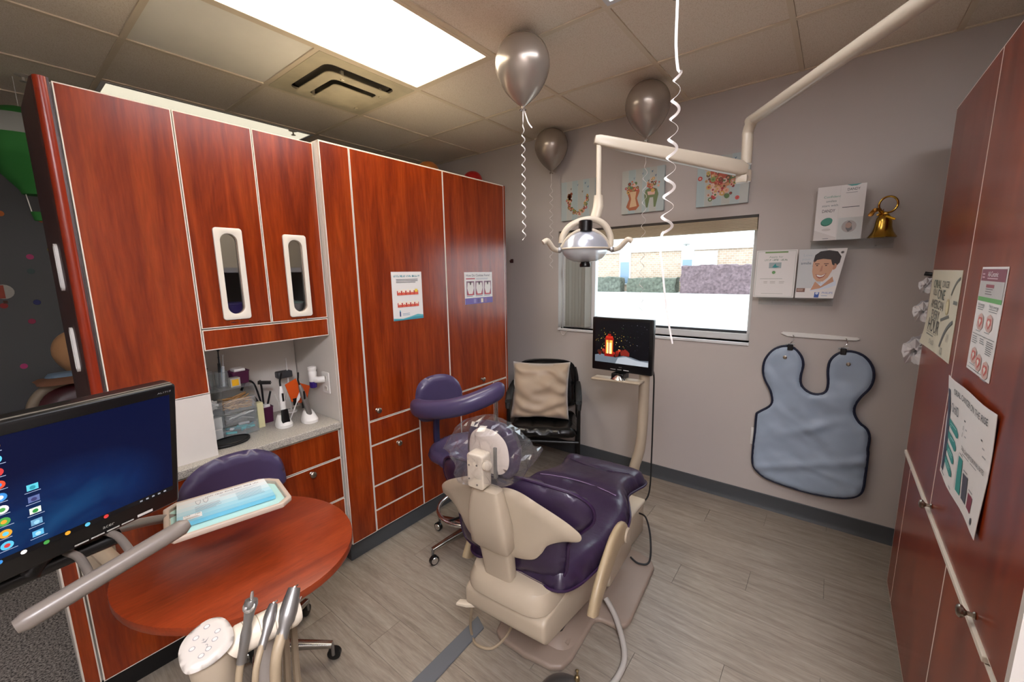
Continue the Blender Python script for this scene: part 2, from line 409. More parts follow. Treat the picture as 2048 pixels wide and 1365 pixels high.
troffer(.36-.004, -.055, TROFFER*5.6, 'ceiling light panel by the right hand wall in the open floor', '#f4f3fb', alum_frame)  # added unseen panel: lights the left cabinets, keeps direct light off the right front
troffer(-3.91, 1.775, .35, 'dim ceiling light panel showing above the cabinet tops', '#fff6dc', alum_frame)
# air vent
vx, vy = -2.69+.305, 1.775-.305
t = thing('ceiling_vent', 'square stepped ceiling air vent with dusty louvres', 'air vent', (vx, vy, ZC-.03))
ventm = mat('vent_enamel', '#c9bfa2', .45, var=.1, vs=10); ventd = mat('duct_grey', '#6a655a', .8)  # backing behind the louvres is a darker grey than the enamel
def sq(h): return rrect(2*h, 2*h, .06*h/.28, 4)
obj('backing', MB().prism(sq(.2), ZC+.004, ZC+.014, lambda a, b, h: (vx+a, vy+b, h)), ventd, t, smooth=0)
obj('frame', MB().ring(rrect(.586, .586, .006, 4), sq(.215), ZC-.008, ZC+.004, lambda a, b, h: (vx+a, vy+b, h)), ventm, t)
for h0, h1, z in ((.2, .14, -.014), (.122, .0, -.034)):
    mb = MB(); o, n = sq(h0), sq(max(h1, .085))
    vs = [(vx+a, vy+b, ZC+z-.022) for a, b in o]+[(vx+a, vy+b, ZC+z-.026) for a, b in n]; k = len(o)
    fs = [(i, (i+1) % k, k+(i+1) % k, k+i) for i in range(k)]
    if h1 == 0: fs.append(tuple(range(k, 2*k)))
    vs2 = [(x, y, z_+.004) for x, y, z_ in vs]
    mb.add(vs, fs); mb.add(vs2, [tuple(reversed(f)) for f in fs]); obj('louvre', mb, ventm, t)
for a, b in ((.13, .16), (-.13, .16), (.16, -.1), (-.16, -.1)):
    obj('bracket', MB().bb(vx+a-.008, vx+a+.008, vy+b-.008, vy+b+.008, ZC-.045, ZC+.01), ventm, t, smooth=0)
# sprinkler heads
for x, y in ((-3.559, .295), (-3.35, 1.62)):
    t = obj('sprinkler_head', MB().lathe([(.03, 0), (.032, -.004), (.014, -.008), (.006, -.012), (.006, -.03), (.016, -.032), (.016, -.034), (0, -.034)], 14, (x, y, ZC)), mat('sprinkler_white', '#b9b4a8', .4))
    tag(t, 'small white sprinkler head '+('over the unlit room behind the cherry cabinets' if y < 1 else 'above the oval-window cabinet doors'), 'sprinkler', 'sprinkler heads')
# window
w = thing('window_1', 'wide white framed window in the back wall', 'window', (-1.12, YW+.1, WZ0)); del w['category']; w['kind'] = 'structure'
yf = YW+.085
fr = MB()
fr.bb(WX0, WX1, yf, yf+.05, WZ0+.0, WZ0+.045); fr.bb(WX0, WX1, yf, yf+.05, WZ1-.045, WZ1)
fr.bb(WX0, WX0+.045, yf, yf+.05, WZ0+.045, WZ1-.045); fr.bb(WX1-.03, WX1, yf, yf+.05, WZ0+.045, WZ1-.045)
obj('window_frame', fr, alum_frame, w, smooth=0, bevel=.004)
obj('sash_bar', MB().bb(WX0+.05, WX1-.03, yf+.012, yf+.038, WZ0+.045, WZ0+.062), mat('dark_gasket', '#3a3d40', .5), w, smooth=0)
obj('mullion', MB().bb(-1.575, -1.54, yf-.005, yf+.045, WZ0+.045, WZ1-.045), alum_frame, w, smooth=0, bevel=.003)
obj('window_pane', MB().bb(WX0+.045, WX1-.03, yf+.022, yf+.027, WZ0+.062, WZ1-.045), pane_m, w, smooth=0)
obj('window_sill', MB().bb(WX0, WX1, YW-.012, yf, WZ0-.02, WZ0), alum_frame, w, smooth=0, bevel=.004)
obj('latch', MB().bb(WX0+.02, WX0+.045, yf-.02, yf, 1.52, 1.60), alum_frame, w, smooth=0, bevel=.004)
# pleated shade gathered at the top of the window
t = thing('window_shade', 'beige pleated shade gathered up at the top of the window', 'window shade', (-1.12, YW+.03, 1.80))
shm = mat('shade_cloth', '#b5a78d', .8)
obj('head_rail', MB().bb(WX0+.004, WX1-.004, YW+.006, YW+.06, 1.885, 1.9), mat('dark_rail', '#3b352d', .5), t, smooth=0)
for k in range(8):
    z = 1.808+.0096*k
    obj('pleat', MB().prism([(0, -.0045), (.024, -.001), (.048, -.0045), (.048, .0035), (.024, .006), (0, .0035)], WX0+.006, WX1-.006, lambda a, b, h: (h, YW+.008+a, z+.0045+b)), shm, t, smooth=0)
# vertical blind slats stacked on the left
slm = mat('blind_slat', '#9b978d', .65)
t = thing('vertical_blind', 'grey vertical blind slats stacked at the end of the window', 'window blind', (-1.72, YW+.04, WZ0))
for k in range(7):
    x = -1.765+.03*k; a = math.radians(62+5*math.sin(k*2.1))
    d = Vector((math.cos(a), math.sin(a), 0))*.032; n = Vector((-d.y, d.x, 0)).normalized()*.0012
    c = Vector((x, YW+.045, 0)); mb = MB()
    mb.add([c-d-n, c+d-n, c+d+n, c-d+n]+[p+Vector((0, 0, 1.806-1.115)) for p in (c-d-n, c+d-n, c+d+n, c-d+n)], [(0, 3, 2, 1), (4, 5, 6, 7), (0, 1, 5, 4), (1, 2, 6, 5), (2, 3, 7, 6), (3, 0, 4, 7)])
    for i in range(len(mb.v)): mb.v[i] = mb.v[i]+Vector((0, 0, 1.115))
    obj('slat', mb, slm, t, smooth=0)
obj('wand', MB().tube([(-1.80, YW+.012, 1.806), (-1.80, YW+.012, 1.06)], .004, 8), mat('clear_wand', '#c9ccd0', .2), t)
obj('bead_chain', MB().tube(spl([(-1.815, YW+.006, 1.4), (-1.815, YW-.006, 1.13), (-1.80, YW-.012, 1.055), (-1.77, YW-.012, 1.045), (-1.75, YW-.01, 1.08)], 6, False), .002, 6), whitep, t)
# ------------------------------------------------------------------ outside
struct('ground', MB().bb(-60, 40, YW+.2, 90, -.06, -.02), mat('pale_concrete', '#b9b8b4', .9, var=.05, vs=.3), smooth=0)
def outp(x, y, Y): return pl(x, y, 1, Y)
BY = 33.
def brick(name):
    m, nt, b = nodes(name); L = nt.links.new; N = nt.nodes.new
    tc = N('ShaderNodeTexCoord'); sp = N('ShaderNodeSeparateXYZ'); cb = N('ShaderNodeCombineXYZ'); L(tc.outputs['Object'], sp.inputs[0]); L(sp.outputs[0], cb.inputs[0]); L(sp.outputs[2], cb.inputs[1])
    br = N('ShaderNodeTexBrick'); L(cb.outputs[0], br.inputs[0]); br.inputs['Scale'].default_value = 1.6; br.inputs['Color1'].default_value = hx('#b7a28e'); br.inputs['Color2'].default_value = hx('#a7907b'); br.inputs['Mortar'].default_value = hx('#c4bbb0')
    L(br.outputs[0], b.inputs['Base Color']); b.inputs['Roughness'].default_value = .9; return m
bx0, bx1 = outp(1130, 540, BY).x, 9.
bz = outp(1400, 500, BY).z
t = thing('brick_building', 'long low tan brick building across the street beyond the window', 'building', ((bx0+bx1)/2, BY+3, -.02))
obj('wall', MB().bb(bx0, bx1, BY, BY+8, -.02, bz), brick('tan_brick'), t, smooth=0)
obj('roof', MB().bb(bx0-.2, bx1+.2, BY-.15, BY+8, bz, bz+.18), mat('roof_edge', '#c9c6c0', .7), t, smooth=0)
def rectp(a, b, c, d, Y): p, q = outp(a, b, Y), outp(c, d, Y); return p.x, q.x, q.z, p.z
gl = mat('blue_glass', '#7a8fa2', .2); bw = mat('building_white', '#d9d9d8', .6)
for a, b, c, d in ((1242, 525, 1258, 567), (1366, 520, 1384, 533)):
    x0, x1, z0, z1 = rectp(a, b, c, d, BY); f = obj('doorway', MB().bb(x0-.12, x1+.12, BY-.08, BY+.05, max(z0-.1, -.02), z1+1.0), bw, t, smooth=0)
    obj('pane', MB().bb(x0, x1, BY-.1, BY-.05, max(z0, 0), z1), gl, f, smooth=0)
x0, x1, z0, z1 = rectp(1390, 503, 1434, 532, BY); obj('sign_panel', MB().bb(x0, x1, BY-.12, BY+.02, z0, z1), bw, t, smooth=0)
for a in (1370, 1376):
    p = outp(a, 494, BY+1); obj('roof_vent', MB().lathe([(.12, 0), (.12, .35), (.2, .37), (.2, .5), (.05, .56)], 10, (p.x, BY+1, bz+.15)), mat('vent_grey', '#9a9a98', .6), t)
def hedge(a, b, c, d, Y, col, label):
    x0, x1, z0, z1 = rectp(a, b, c, d, Y); z0 = -.03; mb = MB(); rnd = random.Random(int(a))
    W_, H_ = x1-x0, z1-z0; nx, nz, ny = max(6, int(W_/.22)), max(3, int(H_/.22)), 4; D = .9
    def P(i, j, k):
        p = Vector((x0+W_*i/nx, Y+D*k/ny, z0+H_*j/nz)); o = noise.noise_vector(p*2.3)*.13
        return p+(o if j else Vector((o.x, o.y, 0)))
    for k in (0, ny):
        mb.add([P(i, j, k) for j in range(nz+1) for i in range(nx+1)], [(j*(nx+1)+i, j*(nx+1)+i+1, (j+1)*(nx+1)+i+1, (j+1)*(nx+1)+i) for j in range(nz) for i in range(nx)])
    mb.add([P(i, nz, k) for k in range(ny+1) for i in range(nx+1)], [(j*(nx+1)+i, j*(nx+1)+i+1, (j+1)*(nx+1)+i+1, (j+1)*(nx+1)+i) for j in range(ny) for i in range(nx)])
    for i in (0, nx): mb.add([P(i, j, k) for j in range(nz+1) for k in range(ny+1)], [(j*(ny+1)+k, j*(ny+1)+k+1, (j+1)*(ny+1)+k+1, (j+1)*(ny+1)+k) for j in range(nz) for k in range(ny)])
    tag(obj('hedge', mb, mat('hedge_'+col[1:], col, .95, var=.35, vs=6, bump=.6, bs=9), smooth=0), label, 'hedge', 'hedges along the brick building')
hedge(1255, 557, 1352, 571, BY-1.6, '#5c6156', 'low green hedge in front of the brick building')
hedge(1186, 556, 1240, 571, BY-1.6, '#60655c', 'short grey-green hedge left of the doorway of the brick building')
hedge(1362, 533, 1512, 571, BY-2.2, '#6a5a5e', 'tall reddish hedge under the white sign panel')
# ================================================================== cabinets
XF = -1.953           # front of the tall cabinets
XU = -2.0             # front of the upper and base cabinets
def knob(parent, x, y, z, s):
    obj('knob', MB().lathe([(.008, 0), (.009, .002), (.0055, .005), (.005, .014), (.009, .018), (.0145, .022), (.0155, .027), (.012, .031), (.004, .033)], 16, (x, y, z), (s, 0, 0)), nickel, parent)
def front(parent, name, y0, y1, z0, z1, x, s=1, th=.019, g=.0015, e=.0035, wm=None):
    """slab front with pale edge banding; s=+1 faces +X"""
    y0 += g; y1 -= g; z0 += g; z1 -= g; xb = x-s*th; mb = MB()
    o = [(y0, z0), (y1, z0), (y1, z1), (y0, z1)]; n = [(y0+e, z0+e), (y1-e, z0+e), (y1-e, z1-e), (y0+e, z1-e)]
    mb.add([(x, a, b) for a, b in n], [(0, 1, 2, 3)], 0)
    mb.add([(x, a, b) for a, b in o]+[(x, a, b) for a, b in n], [(i, (i+1) % 4, 4+(i+1) % 4, 4+i) for i in range(4)], 1)
    mb.add([(x, a, b) for a, b in o]+[(xb, a, b) for a, b in o], [(i, (i+1) % 4, 4+(i+1) % 4, 4+i) for i in range(4)]+[(4, 5, 6, 7)], 1)
    return obj(name, mb, [wm or wood, white_edge], parent, smooth=0)
# --- tall cabinet bank
Y0, Y1, Y2, Y3 = 1.055, 1.208, 1.827, 2.42
t = thing('tall_cabinet', 'tall cherry cabinet bank with two posters on its doors', 'cabinet', (-2.25, 1.74, 0))
bd = MB(); bd.bb(-2.56, XF-.021, Y0, Y3, .105, 2.188)
obj('carcass', bd, melamine, t, smooth=0)
obj('top_trim', MB().bb(-2.56, XF-.002, Y0, Y3, 2.188, 2.192), white_edge, t, smooth=0)
obj('end_panel', MB().bb(-2.56, XF-.001, Y3, Y3+.018, .105, 2.19), [wood], t, smooth=0)
obj('toe_kick', MB().bb(-2.52, XF-.028, Y0+.002, Y3+.01, 0, .105), cove, t, smooth=0)
front(t, 'filler_panel', Y0, Y1, .11, 2.19, XF)
d = front(t, 'door', Y1, Y2, .768, 2.19, XF); knob(d, XF, 1.262, .825, 1)
d = front(t, 'door', Y2, Y3, .768, 2.19, XF); knob(d, XF, 2.13, .815, 1)
for a, b, kn in ((.626, .766, 0), (.384, .626, 1), (.238, .384, 0), (.112, .238, 0)):
    d = front(t, 'drawer', Y1, 1.556, a, b, XF)
    if kn: knob(d, XF, 1.384, .592, 1)
front(t, 'door', 1.556, 1.912, .112, .766, XF); d = front(t, 'door', 1.912, 2.262, .112, .766, XF); knob(d, XF, 2.2, .72, 1); front(t, 'door', 2.262, Y3, .112, .766, XF)
# --- upper cabinet
UY0, UYA, UYB, UY1 = .205, .523, .79, 1.052
t = thing('upper_cabinet', 'cherry upper cabinet with two white oval window frames', 'cabinet', (-2.25, .63, 1.09))
c = MB(); c.bb(-2.42, -2.40, UYA, UY1-.002, 1.27, 2.185)
c.bb(-2.42, XU-.021, UYA-.018, UYA, 1.095, 2.185); c.bb(-2.42, XU-.021, UYA, UY1-.002, 1.352, 1.37)
c.bb(-2.42, XU-.021, UY0, UYA-.018, 1.095, 2.185)
obj('carcass', c, melamine, t, smooth=0)
obj('shelf', MB().bb(-2.40, XU-.04, UYA, UY1-.002, 1.585, 1.606), whitep, t, smooth=0)
obj('soffit', MB().bb(-2.42, XU-.021, UYA, UY1-.002, 1.27, 1.29), melamine, t, smooth=0)
front(t, 'door', UY0+.018, UYA, 1.092, 2.185, XU)
front(t, 'bottom_rail', UYA, UY1, 1.268, 1.356, XU)
obj('end_panel', MB().prism([(-2.42, UY0), (-2.42, UY0-.025), (-2.03, UY0-.025), (-2.01, UY0-.02), (-1.998, UY0-.005), (-1.996, UY0+.014), (-2.02, UY0+.014), (-2.02, UY0)], 1.0, 2.19), [mat('cherry_shaded_end', '#3b2320', .4, var=.1)], t)  # end panel's cherry is darkened in the colour to stand for its shade
obj('bullnose', MB().tube([(-2.008, UY0-.004, .83), (-2.008, UY0-.004, 2.19)], .017, 14), woodd, t)
for z in (1.607, 1.318):      # long white oval pulls on the end panel
    st = rrect(.05, .16, .0249, 8); sn = rrect(.034, .144, .0169, 8)
    obj('oval_pull', MB().ring(st, sn, UY0-.026, UY0-.034, lambda a, b, h: (-2.12+a, h, z+b)), whitep, t)
def oval_door(y0, y1, z0, z1, fy, fz):
    g = .0015; y0 += g; y1 -= g; z0 += g; z1 -= g; x = XU
    inn = rrect(.062, .332, .0309, 8); inn = [(fy+a, fz+b) for a, b in inn]
    def proj_(a, b, e):
        da, db = a-fy, b-fz; da = da if abs(da) > 1e-6 else 1e-6; db = db if abs(db) > 1e-6 else 1e-6
        k = min(((y1-e-fy) if da > 0 else (fy-y0-e))/abs(da), ((z1-e-fz) if db > 0 else (fz-z0-e))/abs(db)); return (fy+da*k, fz+db*k)
    e = .0035; cor = [(y1-e, z1-e), (y0+e, z1-e), (y0+e, z0+e), (y1-e, z0+e)]
    inn2 = list(inn); out = [proj_(a, b, e) for a, b in inn2]
    for cr in cor:               # snap the nearest ray to each corner
        i = min(range(len(out)), key=lambda k: (out[k][0]-cr[0])**2+(out[k][1]-cr[1])**2); out[i] = cr
    mb = MB(); n = len(out)
    mb.add([(x, a, b) for a, b in out]+[(x, a, b) for a, b in inn2], [(i, (i+1) % n, n+(i+1) % n, n+i) for i in range(n)], 0)
    mb.add([(x, a, b) for a, b in inn2]+[(x-.019, a, b) for a, b in inn2], [(i, (i+1) % n, n+(i+1) % n, n+i) for i in range(n)], 1)
    mb.add([(x-.019, a, b) for a, b in out]+[(x-.019, a, b) for a, b in inn2], [(i, (i+1) % n, n+(i+1) % n, n+i) for i in range(n)], 1)
    o4 = [(y1, z1), (y0, z1), (y0, z0), (y1, z0)]
    mb.add([(x, a, b) for a, b in o4]+[(x, a, b) for a, b in cor], [(i, (i+1) % 4, 4+(i+1) % 4, 4+i) for i in range(4)], 1)
    mb.add([(x, a, b) for a, b in o4]+[(x-.019, a, b) for a, b in o4], [(i, (i+1) % 4, 4+(i+1) % 4, 4+i) for i in range(4)], 1)
    d = obj('door', mb, [wood, white_edge], t, smooth=0)
    fo = [(fy+a, fz+b) for a, b in rrect(.104, .378, .012, 8)]
    obj('window_frame', MB().ring(fo, inn, x, x+.011, lambda a, b, h: (h, a, b)), mat('ivory_frame', '#ddd6c8', .35), d, bevel=.003)
    obj('pane', MB().prism(inn, x-.008, x-.005, lambda a, b, h: (h, a, b)), sheer('tinted_pane', '#d6d6d8', .05) if 'tinted_pane' not in MATS else MATS['tinted_pane'], d, smooth=0)
    s = Sheet(*[Vector((x+.0003, a, b)) for a, b in ((fy-.025, fz-.196), (fy+.025, fz-.196), (fy+.025, fz-.206), (fy-.025, fz-.206))], (1, 0, 0))
    s.scrawl(0, 1, .1, .7, '#3a0d05', 9); s.build(d, 'lettering')
oval_door(UYA, UYB, 1.358, 2.185, .655, 1.577); oval_door(UYB, UY1, 1.358, 2.185, .922, 1.565)
# things in the cabinet behind the oval panes
b = thing('storage_bin', 'purple plastic bin inside the cabinet behind an oval window', 'bin', (-2.12, .66, 1.37))
obj('tub', MB().loft([((-2.12, .66, 1.3705), (.06, 0, 0), (0, .06, 0)), ((-2.12, .66, 1.45), (.068, 0, 0), (0, .07, 0))], 24, 6), mat('bin_purple', '#6a5aa8', .4), b); obj('rim', MB().tube([(-2.12+.07*math.cos(q), .66+.072*math.sin(q), 1.45) for q in [2*PI*i/20 for i in range(20)]], .004, 6, True), mat('bin_purple2', '#7d70b5', .4), b)
b = thing('bowl_stack', 'white bowl inside the cabinet behind an oval window', 'bowl', (-2.1, .925, 1.37))
obj('bowl', MB().lathe([(.02, 0), (.03, .003), (.05, .03), (.058, .065), (.054, .066), (.046, .032), (.02, .008), (0, .007)], 22, (-2.1, .925, 1.3703)), whitep, b)
obj('lid', MB().lathe([(.06, .066), (.06, .072), (.02, .078), (.01, .085), (0, .086)], 22, (-2.1, .925, 1.3703)), mat('mint_lid', '#b9d8cf', .3), b)
# --- base cabinet with drawers
t = thing('base_cabinet', 'cherry base cabinet with knobbed drawers under the speckled counter', 'cabinet', (-2.25, .55, 0))
XB = -1.98
obj('carcass', MB().bb(-2.42, XB-.021, .03, UY1-.002, .105, .783), melamine, t, smooth=0)
obj('toe_kick', MB().bb(-2.40, XB-.05, .05, UY1-.002, 0, .105), black, t, smooth=0)
front(t, 'filler_panel', .03, .075, .11, .775, XB)
front(t, 'door', .0775, .703, .11, .775, XB)
for a, b, kn in ((.62, .775, 0), (.39, .618, 1), (.11, .388, 0)):
    d = front(t, 'drawer', .703, UY1-.004, a, b, XB)
    if kn: knob(d, XB, .885, .592, 1)
tag(obj('countertop', MB().bb(-2.4195, XF-.002, .03, UY1-.002, .784, .82), granite, smooth=0, bevel=.004), 'grey speckled laminate countertop in the cabinet niche', 'countertop')
t = thing('backsplash_panel', 'white backsplash panel standing on the speckled counter below the big cherry door', 'panel', (-2.2, .36, .82))
obj('panel', MB().bb(-2.0145, -2.003, .226, .523, .8205, 1.09), melamine, t, smooth=0)
obj('return', MB().bb(-2.4, -2.0145, .507, .523, .8205, 1.09), melamine, t, smooth=0)
tag(obj('niche_back', MB().bb(-2.418, -2.401, .524, UY1-.002, .8205, 1.268), melamine, smooth=0), 'white back panel of the counter niche', 'panel')
# outlet with a plug-in air freshener on the niche side
oy = UY1+.001
t = thing('wall_outlet', 'white electrical outlet plate in the cabinet niche', 'outlet', (-2.07, oy, .95))
def oxz(a, b, h): return (-2.072+a, oy-h, 1.01+b)
obj('plate', MB().prism(rrect(.07, .115, .006, 3), 0, .006, oxz), whitep, t, smooth=0, bevel=.002)
for b_ in (.025, -.03):
    f = obj('socket', MB().prism(rrect(.03, .028, .01, 4, (0, b_)), .006, .008, oxz), mat('socket_ivory', '#cfcbc2', .4), t)
    for a_ in (-.006, .006): obj('slot', MB().bb(*sorted((oxz(a_-.001, 0, 0)[0], oxz(a_+.001, 0, 0)[0])), oy-.0086, oy-.008, 1.01+b_-.002, 1.01+b_+.007), black, f, smooth=0)
t = thing('air_freshener', 'white plug-in air freshener with purple oil on the niche outlet', 'air freshener', (-2.12, oy-.05, .98))
fx = -2.115
obj('plug_body', MB().tube([(-2.075, oy-.0085, 1.03), (-2.085, oy-.035, 1.03), (-2.11, oy-.045, 1.03)], .017, 12), whitep, t)
obj('cap', MB().lathe([(.016, 0), (.019, .005), (.021, .05), (.0185, .054), (.0185, .06), (.022, .066), (.021, .078), (.012, .08)], 18, (fx, oy-.05, 1.02)), whitep, t)
obj('oil_bottle', MB().lathe([(.008, -.036), (.017, -.032), (.019, -.02), (.018, 0)], 18, (fx, oy-.05, 1.02)), mat('purple_oil', '#2c1565', .15, spec=.6), t)
# --- right cabinet
XC, RY0, RY1, RZ = .33, 1.1, 2.53, 2.2
t = thing('tall_cabinet', 'tall dark cherry cabinet facing the chair with three dental posters', 'cabinet', (.6, 1.8, 0))
obj('carcass', MB().bb(XC+.021, .9, RY0+.02, RY1, .1, RZ), melamine, t, smooth=0)
obj('end_panel', MB().bb(XC+.001, .9, RY1, RY1+.018, .03, RZ), wood, t, smooth=0)
obj('near_end_panel', MB().bb(XC-.002, .9, RY0, RY0+.02, .0, RZ), melamine, t, smooth=0)
obj('toe_kick', MB().bb(XC+.03, .88, RY0+.02, RY1, 0, .1), cove, t, smooth=0)
front(t, 'door', 1.935, RY1+.016, .724, RZ, XC, -1)
d = front(t, 'door', RY0+.02, 1.935, .724, RZ, XC, -1); knob(d, XC, 1.91, .748, -1); knob(d, XC, 1.335, .748, -1)
front(t, 'door', 2.383, RY1+.016, .035, .708, XC, -1); front(t, 'door', 1.63, 2.383, .035, .708, XC, -1); front(t, 'door', RY0+.02, 1.63, .035, .708, XC, -1)
obj('finger_rail', MB().bb(XC-.006, XC+.012, RY0+.13, RY1+.017, .7085, .7235), white_edge, t, smooth=0, bevel=.002)
# ================================================================== dental chair
DC = (-.90, 1.5, 0); DR = math.radians(4.5); BX = -.035
t = thing('dental_chair', 'purple dental chair with cream back shell and taupe base plate', 'dental chair', DC, DR, local=True)
bp = mirror([(0, -.345), (.03, -.34), (.12, -.335), (.16, -.31), (.175, -.25), (.18, -.03), (.2, -.01), (.28, -.01), (.31, .02), (.317, .06), (.317, .45), (.29, .5), (.22, .53), (0, .53)])
obj('base_plate', MB().prism(bp, 0, .03), taupe, t, bevel=.011, bseg=3)
obj('base_hump', MB().loft([((0, .12, .028), (.17, 0, 0), (0, .38, 0)), ((0, .12, .05), (.13, 0, 0), (0, .36, 0)), ((0, .12, .06), (.11, 0, 0), (0, .34, 0))], 28, 7), taupe, t)
for sx in (-1, 1): obj('guide_rib', MB().tube([(sx*.13, -.22, .03), (sx*.13, -.05, .034), (sx*.13, .1, .03)], .014, 8), taupe, t)
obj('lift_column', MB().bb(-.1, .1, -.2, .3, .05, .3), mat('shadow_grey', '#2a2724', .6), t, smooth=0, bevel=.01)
yz = lambda a, b, h: (h, a, b)
obj('rear_cover', MB().prism([(-.487, .29), (-.462, .262), (.085, .115), (.085, .345), (-.462, .372), (-.487, .36)], -.178, .178, yz), cream, t, bevel=.014, bseg=3)
obj('front_cover', MB().prism([(.088, .105), (.40, .1), (.425, .12), (.425, .16), (.36, .25), (.27, .335), (.22, .35), (.088, .35)], -.205, .205, yz), cream, t, bevel=.018, bseg=3)
obj('seat_frame', MB().loft([((0, -.30, .372), (.165, 0, 0), (0, .185, 0)), ((0, -.30, .378), (.181, 0, 0), (0, .2, 0)), ((0, -.30, .41), (.182, 0, 0), (0, .2, 0)), ((0, -.29, .445), (.172, 0, 0), (0, .187, 0)), ((0, -.28, .455), (.15, 0, 0), (0, .165, 0))], 32, 5), cream, t)
obj('seat_pan', MB().loft([((0, -.05, .345), (.17, 0, 0), (0, .33, 0)), ((0, -.04, .41), (.235, 0, 0), (0, .37, 0)), ((0, -.04, .435), (.245, 0, 0), (0, .38, 0))], 32, 4), cream, t)
obj('name_plate', MB().prism(rrect(.05, .02, .008, 3), 0, .003, lambda a, b, h: (.181+h, -.3+a, .395+b)), mat('badge', '#8b8178', .4), t)
# seat cushion
so = [(p[0], p[1]) for p in spl([(a, b, 0) for a, b in mirror([(0, -.405), (.1, -.412), (.19, -.41), (.237, -.35), (.265, -.22), (.285, -.05), (.283, .1), (.25, .2), (.218, .28), (.21, .34), (.222, .42), (.24, .5), (.225, .55), (.15, .572), (0, .58)])], 4)]
def seat_z(x, y): return .445+.02*max(0, -y-.25)+.03*math.exp(-((y-.2)/.16)**2)-.02*max(0, y-.35)
def swarp(x, y): return .008*noise.noise(Vector((x*6, y*6, 0)))+.004*noise.noise(Vector((x*26, y*9, 3)))-.006*math.exp(-(x/.05)**2)*(y < .3)-.008*math.exp(-((y-.42-.06*(x*4)**2)/.012)**2)-.007*math.exp(-((y-.19+.1*(x*3)**2)/.012)**2)
sc_ = obj('seat_cushion', MB().puff(so, .07, .02, .022, .055, lambda a, b, h: (a, b, seat_z(a, b)+h), swarp), purple, t, smooth=70)
obj('piping', MB().tube([(a*1.002, b*1.002, seat_z(a, b)+.002) for a, b in so], .0055, 8, True), purple_seam, sc_)
obj('stitching', MB().tube([(x, .19-.1*(x*3)**2, seat_z(x, .19)+.068) for x in [-.2+.02*i for i in range(21)]], .0022, 6), mat('stitch', '#7a6486', .5), sc_)
obj('stitching', MB().tube([(x, .42+.06*(x*4)**2, seat_z(x, .42)+.067) for x in [-.17+.017*i for i in range(21)]], .002, 6), purple_seam, sc_)
# back: cushion, shell, spine
def by(x, z): return -.415-.09*(z-.5)+.55*x*x
sh = [(p[0]+0, p[1]) for p in spl([(a, b, 0) for a, b in mirror([(0, .80), (.05, .825), (.11, .822), (.18, .79), (.24, .758), (.285, .727), (.312, .697), (.302, .672), (.25, .662), (.2, .635), (.175, .595), (.14, .56), (.07, .545), (0, .54)])], 5)]
obj('back_shell', MB().puff(sh, .012, .012, .025, .012, lambda a, b, h: (BX+a, by(a, b)-.032-h, b)), cream, t, smooth=60)
bc = [(p[0], p[1]) for p in spl([(a, b, 0) for a, b in mirror([(0, .835), (.09, .852), (.2, .842), (.28, .825), (.33, .785), (.335, .73), (.295, .68), (.255, .63), (.245, .56), (.235, .5), (.19, .465), (0, .455)])], 4)]
bcu = obj('back_cushion', MB().puff(bc, .055, .02, .025, .05, lambda a, b, h: (BX+a, by(a, b)+.012+h, b), lambda x, y: .008*noise.noise(Vector((x*9, y*9, 1)))), purple, t, smooth=70)
obj('piping', MB().tube([(BX+a*1.003, by(a, b)+.01, b) for a, b in bc], .006, 8, True), purple_seam, bcu)
def sec(z, y, hw, th): return ((BX+.01*(.8-z), y, z), (hw, 0, 0), (0, th, 0))
obj('lower_spine', MB().loft([sec(.40, -.438, .06, .024), sec(.50, -.452, .063, .026), sec(.585, -.468, .067, .028)], 24, 5), cream, t)
obj('upper_spine', MB().loft([sec(.578, -.476, .07, .026), sec(.60, -.488, .082, .032), (sec(.69, -.5, .083, .036)), sec(.77, -.507, .068, .032), sec(.825, -.508, .055, .026), sec(.832, -.506, .045, .018)], 28, 5), cream, t)
# headrest
HX = BX-.005
ho = [(p[0], p[1]) for p in spl([(a, b, 0) for a, b in mirror([(0, 1.058), (.05, 1.05), (.095, 1.015), (.112, .96), (.108, .9), (.07, .862), (0, .855)])], 5)]
hy = lambda x: -.475+.7*x*x
h_ = obj('headrest_cushion', MB().puff(ho, .05, .012, .016, .035, lambda a, b, h: (HX+a, hy(a)+h, b)), purple, t, smooth=70)
hb = [(HX+a*.76, .955+(b-.955)*.8) for a, b in ho]
obj('headrest_plate', MB().puff(hb, .008, .008, .016, .01, lambda a, b, h: (a, hy(a-HX)-.02-h, b)), mat('pale_shell', '#bfb3a6', .35), t, smooth=60)
hr = obj('headrest_bracket', MB().prism(rrect(.07, .125, .012, 3, (HX-.012, .90)), -.555, -.505, lambda a, b, h: (a, h, b)), cream2, t, bevel=.006, bseg=3)
obj('lever_knob', MB().lathe([(.014, 0), (.017, .004), (.017, .012), (.01, .016)], 16, (HX+.034, -.545, .935), (.6, -.8, 0)), cream2, hr)
obj('mount_bar', MB().bb(HX-.03, HX+.005, -.525, -.5, .80, .85), mat('mount_grey', '#8e8880', .3, .6), hr, smooth=0)
for dx, dz in ((-.03, .92), (-.03, .87), (.012, .925), (.012, .855)): obj('screw', MB().lathe([(.0035, 0), (.003, .002), (0, .0022)], 8, (HX-.012+dx*.8, -.555, dz), (0, -1, 0)), steel, hr)
obj('glide_bar', MB().bb(HX+.035, HX+.045, -.51, -.498, .87, .98), steel, hr, smooth=0)
